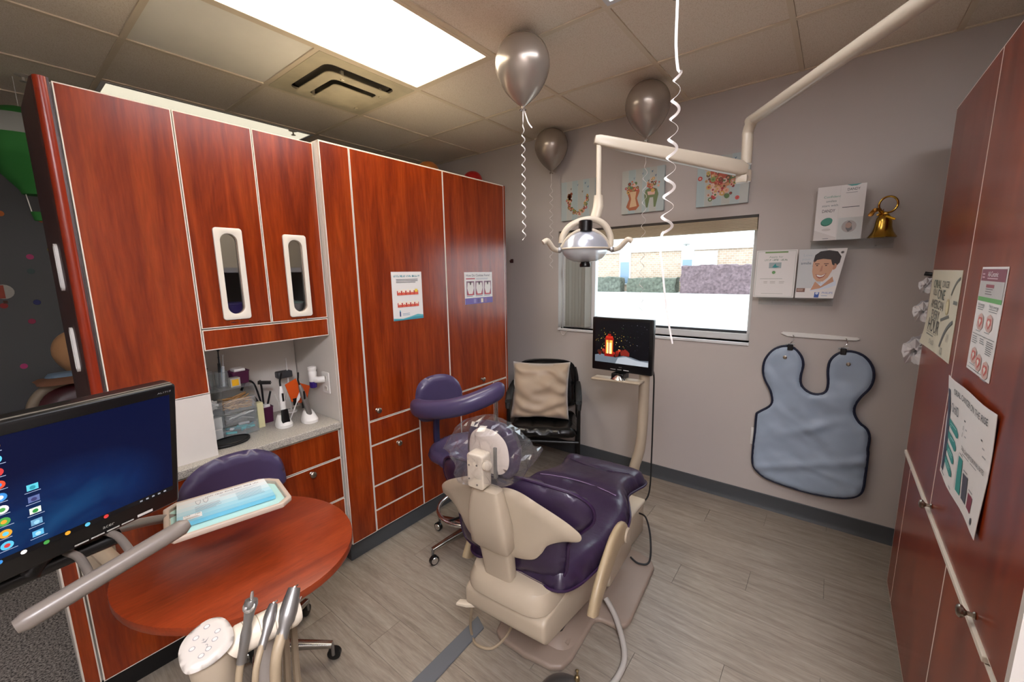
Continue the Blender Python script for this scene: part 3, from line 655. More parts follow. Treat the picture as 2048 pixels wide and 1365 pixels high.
# armrests swung down
for sx in (-1, 1):
    x = sx*.29; ap = spl([(-.005, .475, 0), (-.055, .50, 0), (-.12, .495, 0), (-.19, .46, 0), (-.255, .42, 0), (-.31, .37, 0), (-.33, .335, 0)], 4, False); k = len(ap)
    secs = []
    for i, p in enumerate(ap):
        d = (ap[min(i+1, k-1)]-ap[max(i-1, 0)]).normalized(); n = Vector((0, -d.y, d.x)); w = .034+.022*math.sin(PI*min(1, (i+1)/k*1.15)**.8)
        if i == k-1: w *= .4
        secs.append(((x, p.x, p.y), (.017 if i < k-1 else .01, 0, 0), n*w))
    a = obj('armrest', MB().loft(secs, 18, 3.), mat('armrest_tan', '#a08d70', .38), t)
    obj('pivot_cap', MB().lathe([(.03, 0), (.032, .006), (.028, .012), (0, .013)], 20, (x+.012*sx, -.012, .478), (sx, 0, 0)), cream, a)
    obj('arm_bracket', MB().bb(min(sx*.22, sx*.275), max(sx*.22, sx*.275), -.05, .03, .36, .49), cream, t, smooth=0, bevel=.012)
obj('release_lever', MB().loft([((-.09, -.44, .285), (0, .012, 0), (0, 0, .007)), ((-.165, -.48, .282), (0, .016, 0), (0, 0, .008)), ((-.205, -.495, .282), (0, .014, 0), (0, 0, .006))], 14, 4), cream2, t)
obj('cable', MB().tube(spl([(-.16, -.46, .275), (-.22, -.41, .12), (-.25, -.37, .012), (-.2, -.4, .009), (-.13, -.38, .012), (-.1, -.3, .04), (-.11, -.2, .1)], 6, False), .006, 8), hosem, t)
# clear bag over the headrest
to = [(p[0], p[1]) for p in spl([(a, b, 0) for a, b in ((-.19, .93), (-.15, .99), (-.1, 1.05), (-.02, 1.078), (.06, 1.068), (.12, 1.03), (.15, 1.0), (.195, .995), (.185, .96), (.15, .91), (.12, .87), (.06, .845), (-.0, .85), (-.05, .82), (-.11, .83), (-.13, .88), (-.145, .92))], 3)]
def crump(x, y): return .022*noise.noise(Vector((x*20, y*20, 5)))+.02*noise.noise(Vector((x*42, y*34, 9)))
Rm = Matrix.Translation(DC) @ Matrix.Rotation(DR, 4, 'Z')
g_ = MB().puff(to, .068, .075, .012, .05, lambda a, b, h: (HX+a, -.49+h+.5*a*a*(1 if h > 0 else .3)+(crump(a, b) if h <= 0 else 0), b), crump)
g_.v = [Rm @ v for v in g_.v]
tag(obj('headrest_cover', g_, film, smooth=0), 'crinkled clear plastic bag pulled over the dental chair headrest', 'plastic cover')
# junction box at the toe end
t = thing('utility_box', 'cream floor utility box beyond the foot of the dental chair', 'utility box', (-.89, 2.17, 0))
obj('body', MB().bb(-.985, -.79, 2.06, 2.28, 0, .185), cream, t, bevel=.015, bseg=3)
obj('lid', MB().bb(-.99, -.785, 2.055, 2.285, .185, .21), cream2, t, bevel=.01, bseg=3)
for dx in (-.05, .05): obj('screw', MB().lathe([(.006, 0), (.005, .003), (0, .0035)], 10, (-.88+dx, 2.06, .12), (0, -1, 0)), steel, t)
tag(obj('power_cable', MB().tube(spl([(-.782, 2.18, .17), (-.72, 2.11, .2), (-.665, 2.03, .15), (-.645, 1.97, .05), (-.69, 1.94, .036), (-.74, 1.95, .045)], 8, False), .005, 8), blackr), 'short black cable looping out of the cream utility box', 'cable')
# floor raceway and foot control
t = tag(obj('cable_raceway', MB().prism([(-1.155, .55), (-1.075, .55), (-1.1, 1.17), (-1.165, 1.2)], 0, .009), mat('slate_grey_strip', '#5f6266', .5), smooth=0, bevel=.003), 'flat slate grey floor raceway running to the dental chair base', 'raceway')
t = thing('foot_control', 'steel disc foot control with a brass valve on the floor', 'foot control', (-.655, 1.13, 0))
obj('disc', MB().lathe([(.085, 0), (.09, .006), (.088, .02), (.075, .034), (.045, .042), (0, .045)], 28, (-.66, 1.115, 0)), steel, t)
obj('valve', MB().lathe([(.009, 0), (.011, .004), (.009, .018), (.004, .022), (.004, .04), (.007, .043), (0, .047)], 12, (-.64, 1.185, .035)), mat('old_brass', '#8d7a57', .4, .8), t)
obj('connector', MB().bb(-.635, -.575, 1.165, 1.195, .005, .03), hosem, t, smooth=0, bevel=.005)
obj('hose', MB().tube(spl([(-.70, 1.56, .09), (-.63, 1.52, .05), (-.55, 1.42, .016), (-.53, 1.32, .013), (-.55, 1.22, .013), (-.6, 1.18, .018)], 8, False), .012, 10), hoseg, t)
# ================================================================== stools
def stool_base(t, h, legc, r=.27):
    obj('column', MB().lathe([(.024, .1), (.024, .24), (.016, .245), (.016, h-.09)], 16), chrome, t)
    obj('hub', MB().lathe([(.045, .075), (.05, .085), (.05, .12), (.034, .14), (.028, .15)], 18), black, t)
    for k in range(5):
        a = legc+2*PI*k/5; d = Vector((math.cos(a), math.sin(a), 0)); n = Vector((-d.y, d.x, 0))
        lg = obj('leg', MB().loft([(d*.03+Vector((0, 0, .105)), n*.024, (0, 0, .022)), (d*.16+Vector((0, 0, .094)), n*.017, (0, 0, .014)), (d*r+Vector((0, 0, .08)), n*.014, (0, 0, .01))], 14, 4), alu, t)
        cz = d*r+n*.014
        cs = obj('caster', MB().lathe([(.022, -.011), (.0265, -.009), (.0265, .009), (.022, .011)], 18, cz+Vector((0, 0, .027)), n), black, t)
        obj('wheel_cap', MB().lathe([(.02, .011), (.018, .014), (0, .015)], 16, cz+Vector((0, 0, .027)), n), chrome, cs)
        obj('caster_stem', MB().tube([d*r+Vector((0, 0, .03)), d*r+Vector((0, 0, .082))], .007, 8), steel, cs)
def pad(outl, fr, th, name, t, m, e=.03, res=.022):
    return obj(name, MB().puff([(p[0], p[1]) for p in spl([(a, b, 0) for a, b in outl], 4)], th, th*.6, res, e, fr), m, t, smooth=75)
# operator stool tucked at the counter
t = thing('operator_stool', 'violet operator stool tucked between the counter and the round table', 'stool', (-1.68, .49, 0), 0, local=True)
stool_base(t, .50, math.atan2(.20, .20))
pad([(.2, 0), (.14, .14), (0, .2), (-.14, .14), (-.2, 0), (-.14, -.14), (0, -.2), (.14, -.14)], lambda a, b, h: (a, b, .47+h), .045, 'seat', t, purple2)
obj('back_stem', MB().tube(spl([(-.05, 0, .43), (-.16, 0, .43), (-.2, 0, .5), (-.2, 0, .7)], 6, False), .014, 8, flat=(1, 1.8)), black, t)
pad([(-.17, .66), (-.19, .72), (-.17, .80), (-.1, .85), (0, .863), (.1, .85), (.17, .80), (.19, .72), (.17, .66), (0, .65)], lambda a, b, h: (-.185+.9*a*a+h, .03+a, b), .03, 'backrest', t, purple2)
# assistant stool with body-support arm
t = thing('assistant_stool', 'violet assistant stool with curved body support arm by the cherry drawers', 'stool', (-1.545, 1.57, 0), 0, local=True)
stool_base(t, .58, math.atan2(-.25, -.06), .26)
ring = [(.19*math.cos(q), .19*math.sin(q), .235) for q in [2*PI*i/40 for i in range(40)]]
fr_ = obj('foot_ring', MB().tube(ring, .011, 10, True), chrome, t)
for k in range(3): a = .5+2*PI*k/3; obj('spoke', MB().tube([(.02*math.cos(a), .02*math.sin(a), .2), (.19*math.cos(a), .19*math.sin(a), .235)], .007, 8), black, fr_)
pad([(.24, .03), (.18, .16), (0, .21), (-.17, .16), (-.23, 0), (-.17, -.16), (0, -.2), (.18, -.14)], lambda a, b, h: (a, b, .565+h+.05*a*a), .045, 'seat', t, purple2)
obj('back_stem', MB().tube(spl([(-.05, -.0, .51), (-.15, -.04, .52), (-.2, -.06, .58), (-.2, -.06, .76)], 6, False), .016, 8, flat=(1, 1.6)), mat('dark_violet', '#1d1838', .4), t)
pad([(-.14, .76), (-.15, .85), (-.13, .94), (-.06, .985), (.05, .99), (.12, .95), (.15, .87), (.14, .76), (.08, .72), (-.08, .72)], lambda a, b, h: (-.23+.8*a*a+h+.4*a, -.02+a*.85, b), .028, 'backrest', t, purple2)
arm = spl([(-.26, -.15, .84), (-.16, -.2, .85), (-.02, -.19, .87), (.1, -.13, .9), (.18, -.02, .94), (.2, .06, .965)], 6, False); k = len(arm)
secs = []
for i, p in enumerate(arm):
    d = (arm[min(i+1, k-1)]-arm[max(i-1, 0)]).normalized(); n = Vector((0, 0, 1)).cross(d).normalized(); s_ = math.sqrt(max(.08, 1-(2*i/(k-1)-1)**8))
    secs.append((p, n*.045*s_, Vector((0, 0, 1))*.05*s_))
a_ = obj('support_arm', MB().loft(secs, 20, 2.4), purple2, t, smooth=70)
obj('welt', MB().tube([p+Vector((0, 0, -.045)) for p in arm[1:-1]], .004, 6), mat('grey_welt', '#8c8894', .4), a_)
po_ = obj('support_post', MB().lathe([(.012, .55), (.012, .70), (.016, .702), (.016, .76), (.01, .765), (.01, .92)], 14, (.185, .02, 0)), chrome, t)
obj('lock_knob', MB().lathe([(.006, 0), (.014, .004), (.014, .02), (.01, .024)], 12, (.197, .025, .73), (1, .3, 0)), black, po_)
obj('support_bracket', MB().tube([(.03, 0, .505), (.12, .01, .505), (.185, .02, .53), (.185, .02, .58)], .012, 8), steel, t)
# ================================================================== guest chair with pillow
t = thing('guest_chair', 'black vinyl guest armchair holding a beige pillow by the back wall', 'chair', (-1.735, 2.625, 0), math.radians(30), local=True)
def gt(p, r=.012, n=8, nm='arm', fl=None): return obj(nm, MB().tube(spl(p, 6, False), r, n, flat=fl), black, t)
for sx in (-1, 1):
    x = sx*.285
    gt([(x, -.22, 0), (x, -.22, .3), (x, -.22, .58), (x, -.19, .655), (x, -.08, .672), (x, .12, .69), (x, .22, .70)], .015, nm='front_leg')
    gt([(x*.98, .25, 0), (x*.98, .24, .25), (x*.98, .24, .45), (x*.98, .27, .7), (x*.9, .29, .82)], .014, nm='rear_leg')
    obj('arm_pad', MB().loft([((x, -.245, .60), (.017, 0, 0), (0, .02, 0)), ((x, -.23, .655), (.024, 0, 0), (0, .025, .01)), ((x, -.15, .69), (.026, 0, 0), (0, .005, .018)), ((x, .05, .705), (.025, 0, 0), (0, 0, .017)), ((x, .18, .71), (.02, 0, 0), (0, 0, .012))], 14, 3), blackr, t)
gt([(-.285, -.23, .33), (.285, -.23, .33)], .012, nm='stretcher'); gt([(-.28, .26, .33), (.28, .26, .33)], .012, nm='stretcher')
so2 = [(p[0], p[1]) for p in spl([(a, b, 0) for a, b in ((-.26, -.26), (0, -.285), (.26, -.26), (.275, 0), (.25, .22), (0, .24), (-.25, .22), (-.275, 0))], 4)]
obj('seat', MB().puff(so2, .05, .03, .03, .05, lambda a, b, h: (a, b, .40+h), lambda x, y: -.012*math.exp(-(abs(abs(x)-.09)/.008)**2)), blackl, t, smooth=70)
bo = [(p[0], p[1]) for p in spl([(a, b, 0) for a, b in ((-.24, .5), (-.26, .66), (-.25, .8), (-.19, .865), (0, .88), (.19, .865), (.25, .8), (.26, .66), (.24, .5), (0, .48))], 4)]
obj('backrest', MB().puff(bo, .035, .02, .025, .04, lambda a, b, h: (a, .225+.12*(b-.5)-h+.2*a*a*-1, b), lambda x, y: -.014*math.exp(-(abs(abs(x)-.085)/.008)**2)), blackl, t, smooth=70)
obj('back_frame', MB().tube([(a*1.02, .232+.12*(b-.5)-.2*a*a, b*1.0+.004) for a, b in bo], .012, 8, True), black, t)
t.scale = (.92, .92, .95)
# pillow
pm_ = mat('beige_velvet', '#a8937c', .45, var=.12, vs=5, sheen=.5)
pw, ph = .46, .46
def pf(a, b, h): return Vector((a+.02*b-.035, -.05+.32*(b+.2)-h*.95, .416+.23+b*.93))
po2 = []
for i in range(4):
    for j in range(10):
        u = j/10*2-1; e = 1-.07*(1-u*u)
        po2.append([(u*pw/2, -ph/2*e), (pw/2*e, u*ph/2), (-u*pw/2, ph/2*e), (-pw/2*e, -u*ph/2)][i])
def pwarp(x, y):
    c = .02*math.sin(y*55+6*noise.noise(Vector((x*4, y*4, 2)))+x*7)*(.35+abs(x)*3)+.02*noise.noise(Vector((x*8, y*14, 4)))
    return c
mb = MB().puff(po2, .08, .055, .016, .16, pf, pwarp)
Rg = Matrix.Translation((-1.735, 2.625, 0)) @ Matrix.Rotation(math.radians(30), 4, 'Z'); mb.v = [Rg @ v for v in mb.v]
tag(obj('pillow', mb, pm_, smooth=80), 'crumpled beige velvet throw pillow on the black guest chair', 'pillow')
# ================================================================== patient monitor on its pole
MY = 2.45
t = thing('patient_monitor', 'small black patient monitor with a red lantern picture on a cream pole', 'monitor', (-.92, MY+.03, 0))
pp = spl([(-.95, 2.47, 0), (-.948, 2.475, .15), (-.94, 2.485, .28), (-.912, 2.5, .42), (-.902, 2.505, .6), (-.9, 2.505, .9), (-.9, 2.505, 1.0)], 8, False)
obj('pole', MB().tube(pp, .033, 16), cream, t)
tr = obj('shelf_bar', MB().box((-1.05, 2.43, .878), (.33, .09, .018), Matrix.Rotation(math.radians(-2), 3, 'Y')), cream, t, bevel=.008, bseg=3)
obj('tilt_mount', MB().bb(-1.08, -1.0, 2.40, 2.5, .885, .925), black, t, smooth=0, bevel=.006)
obj('stand_foot', MB().loft([((-1.035, 2.41, .888), (.05, 0, 0), (0, .025, 0)), ((-1.035, 2.415, .905), (.025, 0, 0), (0, .02, 0)), ((-1.035, 2.42, .925), (.02, 0, 0), (0, .015, 0))], 16, 3), chrome, t)
obj('arm_mount', MB().bb(-.94, -.86, 2.455, 2.5, .93, 1.0), cream, t, smooth=0)
x0, x1, z0, z1 = -1.24, -.838, .925, 1.274
hs = obj('housing', MB().bb(x0, x1, MY, MY+.045, z0, z1), black, t, bevel=.007, bseg=3)
obj('back_bulge', MB().bb(x0+.07, x1-.07, MY+.045, MY+.075, z0+.06, z1-.05), black, t, smooth=0, bevel=.012)
s = Sheet((x0+.022, MY-.0004, z1-.02), (x1-.022, MY-.0004, z1-.02), (x1-.022, MY-.0004, z0+.055), (x0+.022, MY-.0004, z0+.055), (0, -1, 0))
D = lambda c, k=.8: pe(c, k*.4)
s.l = 0; s.rect(0, 0, 1, 1, D('#07080c', .8)); s.l = 1
rr = random.Random(5)
for i in range(70):
    a, b = rr.gauss(.32, .17), rr.gauss(.42, .16)
    if 0 < a < 1 and .08 < b < .8: s.ell(a, b, rr.uniform(.0015, .0035), D(rr.choice(('#a08a3a', '#6f7a3a', '#8a6a2a', '#c9b06a', '#3f5a38'))), 1, n=6)
for i in range(40): s.ell(rr.uniform(.5, 1), rr.uniform(.05, .75), rr.uniform(.0008, .002), D(rr.choice(('#4a5068', '#2a3048', '#8a8fa0'))), 1, n=6)
s.poly([(0, .84), (.12, .80), (.25, .83), (.4, .86), (.55, .80), (.7, .82), (.85, .87), (1, .86), (1, 1), (0, 1)], D('#5d6872'), 2)
s.poly([(.45, .86), (.6, .82), (.78, .88), (1, .9), (1, 1), (.4, 1)], D('#9aa3ab'), 2.5)
for i in range(26): s.ell(.08+.55*rr.random(), .68+.14*rr.random(), rr.uniform(.006, .013), D(rr.choice(('#7a1a10', '#9c2415', '#5c1a14', '#b0402a', '#3a2016'))), 3, n=8)
for a, b, c, d, cc in ((.20, .40, .36, .46, '#8e1b12'), (.215, .36, .345, .41, '#b02a18'), (.25, .31, .31, .37, '#7a150e'), (.19, .78, .37, .85, '#7c140d')): s.rect(a, b, c, d, D(cc), 4)
s.rect(.205, .46, .355, .79, D('#d8a848', .9), 4)
s.rect(.24, .52, .32, .78, D('#ffe9a0', 1.0), 5)
for a in (.205, .27, .345): s.rect(a-.005, .45, a+.012, .8, D('#8e1b12'), 6)
s.poly([(.5, .72), (.58, .64), (.66, .72), (.66, .8), (.5, .8)], D('#6c2018'), 5)
s.build(hs, 'screen')
b = Sheet((x0, MY-.0004, z0+.045), (x1, MY-.0004, z0+.045), (x1, MY-.0004, z0), (x0, MY-.0004, z0), (0, -1, 0))
b.text(.5, .15, .009, 'acer', '#8a8a8a', 'C'); b.rect(.33, .62, .42, .68, '#c9c9c9'); b.rect(.45, .62, .52, .68, '#c9c9c9'); b.rect(.55, .6, .64, .7, '#d8d8d8'); b.build(hs, 'lettering')
obj('cord', MB().tube(spl([(-.85, MY+.05, .96), (-.842, MY+.06, .9), (-.846, 2.53, .7), (-.85, 2.55, .4), (-.86, 2.56, .1), (-.9, 2.5, .02), (-.9, 2.42, .012)], 8, False), .005, 8), blackr, t)
# ================================================================== dental light on its arm
t = thing('dental_light', 'cream overhead dental light on a long bent ceiling-height arm', 'dental light', (.45, 1.15, RZ))
E1 = Vector((-.389, 2.336, 2.25)); E0 = Vector((.45, 1.15, 2.25)); dv = (E1-E0).normalized()
obj('foot_plate', MB().lathe([(.07, 0), (.07, .012), (.04, .016), (.036, .03)], 20, (.45, 1.15, RZ)), cream2, t)
cr = [E0+Vector((0, 0, -.03)), E0+Vector((0, 0, -.01)), E0+dv*.02, E0+dv*.1, E1-dv*.12]+[E1-dv*.06, E1-dv*.025+Vector((0, 0, -.012)), E1+Vector((0, 0, -.045)), E1+Vector((.002, -.004, -.09)), E1+Vector((.004, -.01, -.19))]
obj('boom', MB().tube(spl(cr, 5, False), .024, 16), cream2, t)
J = E1+Vector((.004, -.01, -.24)); obj('swivel', MB().lathe([(.0255, 0), (.0265, .003), (.0265, .048), (.024, .052)], 18, J+Vector((0, 0, -.03))), cream2, t)
A1 = dp(1480, 337, 1.93); A0 = dp(1198, 281, 1.9)
ax = (A1-A0).normalized(); upv = Vector((0, 0, 1)); sd = ax.cross(upv).normalized(); un = sd.cross(ax)
L_ = (A1-A0).length
ar = obj('spring_arm', MB().loft([(A0-ax*.02, sd*.012, un*.018), (A0, sd*.02, un*.024), (A0+ax*.1, sd*.021, un*.026), (A1-ax*.1, sd*.024, un*.034), (A1, sd*.024, un*.034), (A1+ax*.03, sd*.016, un*.022)], 20, 4), cream2, t)
obj('cover_seam', MB().tube([A0+ax*.03-un*.002-sd*.0205, A1-ax*.02-un*.012-sd*.0243], .0012, 6), mat('seam_tan', '#8f836f', .5), ar)
for k in (.06, L_-.06): obj('screw', MB().lathe([(.005, 0), (.004, .002), (0, .0025)], 8, A0+ax*k-sd*.0225-un*.012, -sd), black, ar)
obj('joint_block', MB().box(A1+ax*.02-un*.045, (.05, .03, .035)), cream2, t, bevel=.006)
dq = A0+Vector((0, 0, -.02)); hz = Vector((.0, .0, 0))
H0 = dp(1197, 400, 1.9)
obj('drop_rod', MB().tube([dq, H0], .012, 12), cream2, t)
H1 = dp(1189, 442, 1.88)
obj('neck', MB().loft([(H0+Vector((0, 0, .02)), (.018, 0, 0), (0, .018, 0)), (H0+Vector((0, 0, -.03)), (.023, 0, 0), (0, .022, 0)), (H1, (.022, 0, 0), (0, .02, 0))], 18, 3.4), cream2, t)
# yoke, reflector, shield, handles in the head frame
HC = dp(1170, 496, 1.86); hu = Vector((CM[0][0], CM[0][1], 0)).normalized(); hf = Vector((-hu.y, hu.x, 0)); hz = Vector((0, 0, 1))
def hp(a, b, c): return HC+hu*a+hf*b+hz*c
yk = spl([hp(-.105, 0, .022), hp(-.1, 0, .055), hp(-.07, 0, .095), hp(-.015, 0, .12), hp(.04, 0, .123), hp(.085, 0, .1), hp(.112, 0, .055), hp(.114, 0, .01), hp(.105, 0, -.012)], 5, False)
obj('yoke', MB().tube(yk, .0145, 12), cream2, t)
mb = MB(); n = 28; prof = [(.02, .074), (.05, .068), (.078, .052), (.098, .026), (.108, -.004)]
vs = []; fs = []
for r, z in prof:
    for j in range(n): q = 2*PI*j/n; vs.append(hp(r*math.cos(q), r*.8*math.sin(q), z))
for i in range(len(prof)-1):
    for j in range(n): fs.append((i*n+j, i*n+(j+1) % n, (i+1)*n+(j+1) % n, (i+1)*n+j))
fs.append(tuple(range(n))); mb.add(vs, fs); o_ = obj('reflector', mb, mat('dichroic_reflector', '#c6cad4', .2, .6), t)
obj('rim', MB().tube([hp(.108*math.cos(q), .086*math.sin(q), -.004) for q in [2*PI*i/36 for i in range(36)]], .004, 8, True), cream2, o_)
mb = MB(); vs = []; fs = []; prof = [(.107, -.004), (.1, -.026), (.08, -.048), (.05, -.061), (.01, -.065)]
for r, z in prof:
    for j in range(n): q = 2*PI*j/n; vs.append(hp(r*math.cos(q), r*.8*math.sin(q), z))
for i in range(len(prof)-1):
    for j in range(n): fs.append((i*n+j, i*n+(j+1) % n, (i+1)*n+(j+1) % n, (i+1)*n+j))
mb.add(vs, fs); obj('shield', mb, sheer('frosted_shield', '#f2f4f6', .15, .1, .4), t)
obj('crossbar', MB().tube(spl([hp(-.108, -.01, .004), hp(-.08, -.022, .045), hp(-.03, -.028, .075), hp(.03, -.028, .075), hp(.08, -.022, .045), hp(.108, -.01, .004)], 5, False), .007, 8), cream2, t)
obj('lamp_socket', MB().lathe([(.028, -.012), (.03, -.01), (.03, .032), (.026, .036), (.012, .038)], 20, hp(-.002, -.02, .082)), black, t)
obj('bulb_holder', MB().lathe([(.024, 0), (.025, .004), (.025, .012), (.02, .02), (.018, .05), (.012, .055)], 18, hp(.0, -.01, -.086)), black, t)
for sx in (-1, 1):
    hh = obj('handle', MB().tube(spl([hp(sx*.115, -.01, -.012), hp(sx*.145, -.03, -.005), hp(sx*.165, -.05, .018), hp(sx*.178, -.06, .03), hp(sx*.195, -.065, .02)], 5, False), [.011]*5+[.012]*10+[.0115]*6, 10), cream2, t)
    obj('handle_pivot', MB().lathe([(.012, 0), (.012, .01), (.008, .013)], 12, hp(sx*.118, -.015, -.01), -hf), steel, hh)
# ================================================================== round table and delivery unit
TC = Vector((-1.477, .415)); ta = math.atan2(.31, .95)
t = thing('round_table', 'oval cherry swing-out table top in front of the base cabinet', 'table', (-1.477, .415, .64))
def tf(a, b, h): return (TC.x+a*math.cos(ta)-b*math.sin(ta), TC.y+a*math.sin(ta)+b*math.cos(ta), h)
el = [(.362*math.cos(q), .312*math.sin(q)) for q in [2*PI*i/64 for i in range(64)]]
obj('table_top', MB().prism(el, .655, .68, tf), woodt, t, bevel=.002)
obj('underside', MB().prism([(a*.97, b*.97) for a, b in el], .650, .655, tf), mat('dark_underside', '#2a1410', .6), t, smooth=0)
obj('support_arm', MB().tube([(-1.957, .13, .625), (-1.80, .15, .625), (-1.62, .26, .625), (-1.47, .40, .64)], .022, 10, flat=(.8, 1.2)), cream, t)
obj('hinge_plate', MB().bb(-1.979, -1.955, .09, .17, .5, .66), cream, t, smooth=0, bevel=.006)
# delivery unit: post, beam, desktop monitor, grab handle, instrument head
t = thing('delivery_unit', 'dentist delivery unit with black desktop monitor, grab handle and instrument head', 'delivery unit', (-1.12, -.32, 0))
obj('base', MB().loft([((-1.12, -.32, 0), (.26, 0, 0), (0, .26, 0)), ((-1.12, -.32, .05), (.25, 0, 0), (0, .25, 0)), ((-1.12, -.32, .08), (.1, 0, 0), (0, .1, 0))], 28, 3), cream, t)
obj('post', MB().tube([(-1.12, -.32, .06), (-1.12, -.32, 1.0)], .04, 18), cream, t)
tw = mat('warm_grey_handle', '#766d65', .3)
mc, myaw, mt = Vector((-1.1721, .0635, 1.1651)), 1.86586, -.1769
mu = Vector((math.cos(myaw), math.sin(myaw), 0)); mn = Vector((math.sin(myaw), -math.cos(myaw), 0)); mup = (Vector((0, 0, 1))*math.cos(mt)-mn*math.sin(mt)).normalized(); mn2 = mu.cross(mup).normalized()
mn2 = mn2 if mn2.dot(mn) > 0 else -mn2
def mp_(a, b, c): return mc+mu*a+mup*b+mn2*c
MW, MH = .375, .315
obj('beam', MB().tube(spl([(-1.12, -.32, .97), (-1.2, -.2, .97), (-1.235, -.05, .975), (-1.25, .12, .98)], 5, False), .016, 12), black, t)
obj('monitor_mount', MB().tube(spl([(-1.235, -.02, .975), (-1.245, .03, 1.05), mp_(0, -.02, -.06)], 5, False), .018, 10), black, t)
hsg = MB(); R_ = Matrix((mu, mup, mn2)).transposed()
hsg.box(mc-mn2*.0225, (MW, MH, .045), R_)
hs = obj('monitor_housing', hsg, black, t, bevel=.008, bseg=3)
obj('silver_trim', MB().box(mp_(0, MH/2-.004, -.012), (MW-.012, .0105, .004), R_), mat('trim_silver', '#8b867b', .35, .5), hs, smooth=0)
obj('back_bulge', MB().box(mp_(0, 0, -.062), (MW*.7, MH*.7, .04), R_), black, hs, smooth=0, bevel=.01)
q = lambda a, b, c=.0006: mp_(a, b, c)
sx0, sx1, sz0, sz1 = -MW/2+.018, MW/2-.016, -MH/2+.042, MH/2-.024
def wallpaper():
    m, nt, b = nodes('desktop_wallpaper'); L = nt.links.new; N = nt.nodes.new
    tc = N('ShaderNodeTexCoord'); mp = N('ShaderNodeMapping'); mp.inputs['Location'].default_value = (-.55, -.5, -.42); L(tc.outputs['Generated'], mp.inputs[0])
    gr = N('ShaderNodeTexGradient'); gr.gradient_type = 'SPHERICAL'; mp.inputs['Scale'].default_value = (1.5, 1.5, 1.9); L(mp.outputs[0], gr.inputs[0])
    n = N('ShaderNodeTexNoise'); n.inputs['Scale'].default_value = 2.2; n.inputs['Distortion'].default_value = 1.4; L(tc.outputs['Generated'], n.inputs[0])
    mu_ = N('ShaderNodeMath'); mu_.operation = 'MULTIPLY'; L(gr.outputs['Fac'], mu_.inputs[0]); L(n.outputs[0], mu_.inputs[1])
    r = N('ShaderNodeValToRGB'); e = r.color_ramp.elements; e[0].position = 0; e[0].color = hx('#081033'); e[1].position = .55; e[1].color = hx('#1d4a78'); k = e.new(.2); k.color = hx('#0c2350')
    L(mu_.outputs[0], r.inputs[0]); L(r.outputs[0], b.inputs['Emission Color']); b.inputs['Specular IOR Level'].default_value = .12; b.inputs['Emission Strength'].default_value = .42; b.inputs['Base Color'].default_value = (.002, .002, .004, 1); b.inputs['Roughness'].default_value = .22
    return m
s = Sheet(q(sx0, sz1), q(sx1, sz1), q(sx1, sz0), q(sx0, sz0), mn2)
s.l = 0; s.rect(0, 0, 1, 1, wallpaper()); scr = s.build(hs, 'screen')
s = Sheet(q(sx0, sz1), q(sx1, sz1), q(sx1, sz0), q(sx0, sz0), mn2)
Di = lambda c: pe(c, .1)
s.rect(0, .955, 1, 1, pe('#0a0b10', .05), 1)
rr = random.Random(3)
cols = ['#d84a2a', '#3a8ad0', '#e8e8e8', '#4aa04a', '#e0a030', '#5ac0e0', '#c83a3a']
for c_ in range(3):
    for r_ in range(9):
        if c_ == 2 and r_ < 4: continue
        a, b = .07+.115*c_, .04+.1*r_
        if c_ == 2: s.rect(a, b, a+.045, b+.05, Di(['#5a6a9a', '#d8e8d8', '#6aa0c0', '#5ab0d8', '#5ac8d8'][r_ % 5]), 2); s.ell(a+.022, b+.028, .004, Di(['#3a3a6a', '#2a8a3a', '#9ad0e8', '#a8d8f0', '#2a90a0'][r_ % 5]), 3)
        else: s.ell(a+.02, b+.025, .0085, Di(cols[(c_*4+r_) % 7]), 2); s.ell(a+.02, b+.025, .004, Di(cols[(c_*3+r_+2) % 7]), 3)
        s.lines(a-.01, b+.062, a+.06, 1, .012, .005, Di('#9aa8c0'), 2)
for k in range(7): s.ell(.08+.09*k, .977, .0045, Di(cols[k % 7]), 3, n=8)
for k in range(5): s.rect(.80+.035*k, .97, .815+.035*k, .985, Di('#9aa0a8'), 3)
s.build(hs, 'desktop_icons')
s = Sheet(q(-MW/2, -MH/2+.04), q(MW/2, -MH/2+.04), q(MW/2, -MH/2), q(-MW/2, -MH/2), mn2)
s.text(.62, .3, .0085, 'acer', '#a8a49c', 'C', l=1)
for k in range(4): s.rect(.47+.07*k, .72, .53+.07*k, .80, '#b9b6b0')
s.rect(.76, .62, .84, .78, '#c8c5c0'); s.build(hs, 'lettering')
s = Sheet(q(MW/2-.04, MH/2-.012), q(MW/2-.006, MH/2-.012), q(MW/2-.006, MH/2-.02), q(MW/2-.04, MH/2-.02), mn2); s.text(0, .1, .004, 'AL1717', '#8a8a8a', width=.8); s.build(hs, 'model_lettering')
# grab handle
h0, h1 = dp(30, 1256, .70), dp(378, 1047, .90); hd = (h1-h0).normalized()
hp_ = [h0, h0+hd*.012]+[h0.lerp(h1, k/8) for k in range(1, 8)]+[h1-hd*.012, h1]
obj('grab_handle', MB().tube(hp_, [.012, .0165]+[.017]*7+[.0165, .009], 16, flat=(1.0, 1.0)), tw, t)
for k in (.38, .62):
    p = h0.lerp(h1, k); obj('handle_bracket', MB().tube(spl([p, p+Vector((-.06, .0, -.002)), p+Vector((-.13, -.005, -.004)), p+Vector((-.185, -.02, -.008))], 5, False), .0075, 10), tw, t)
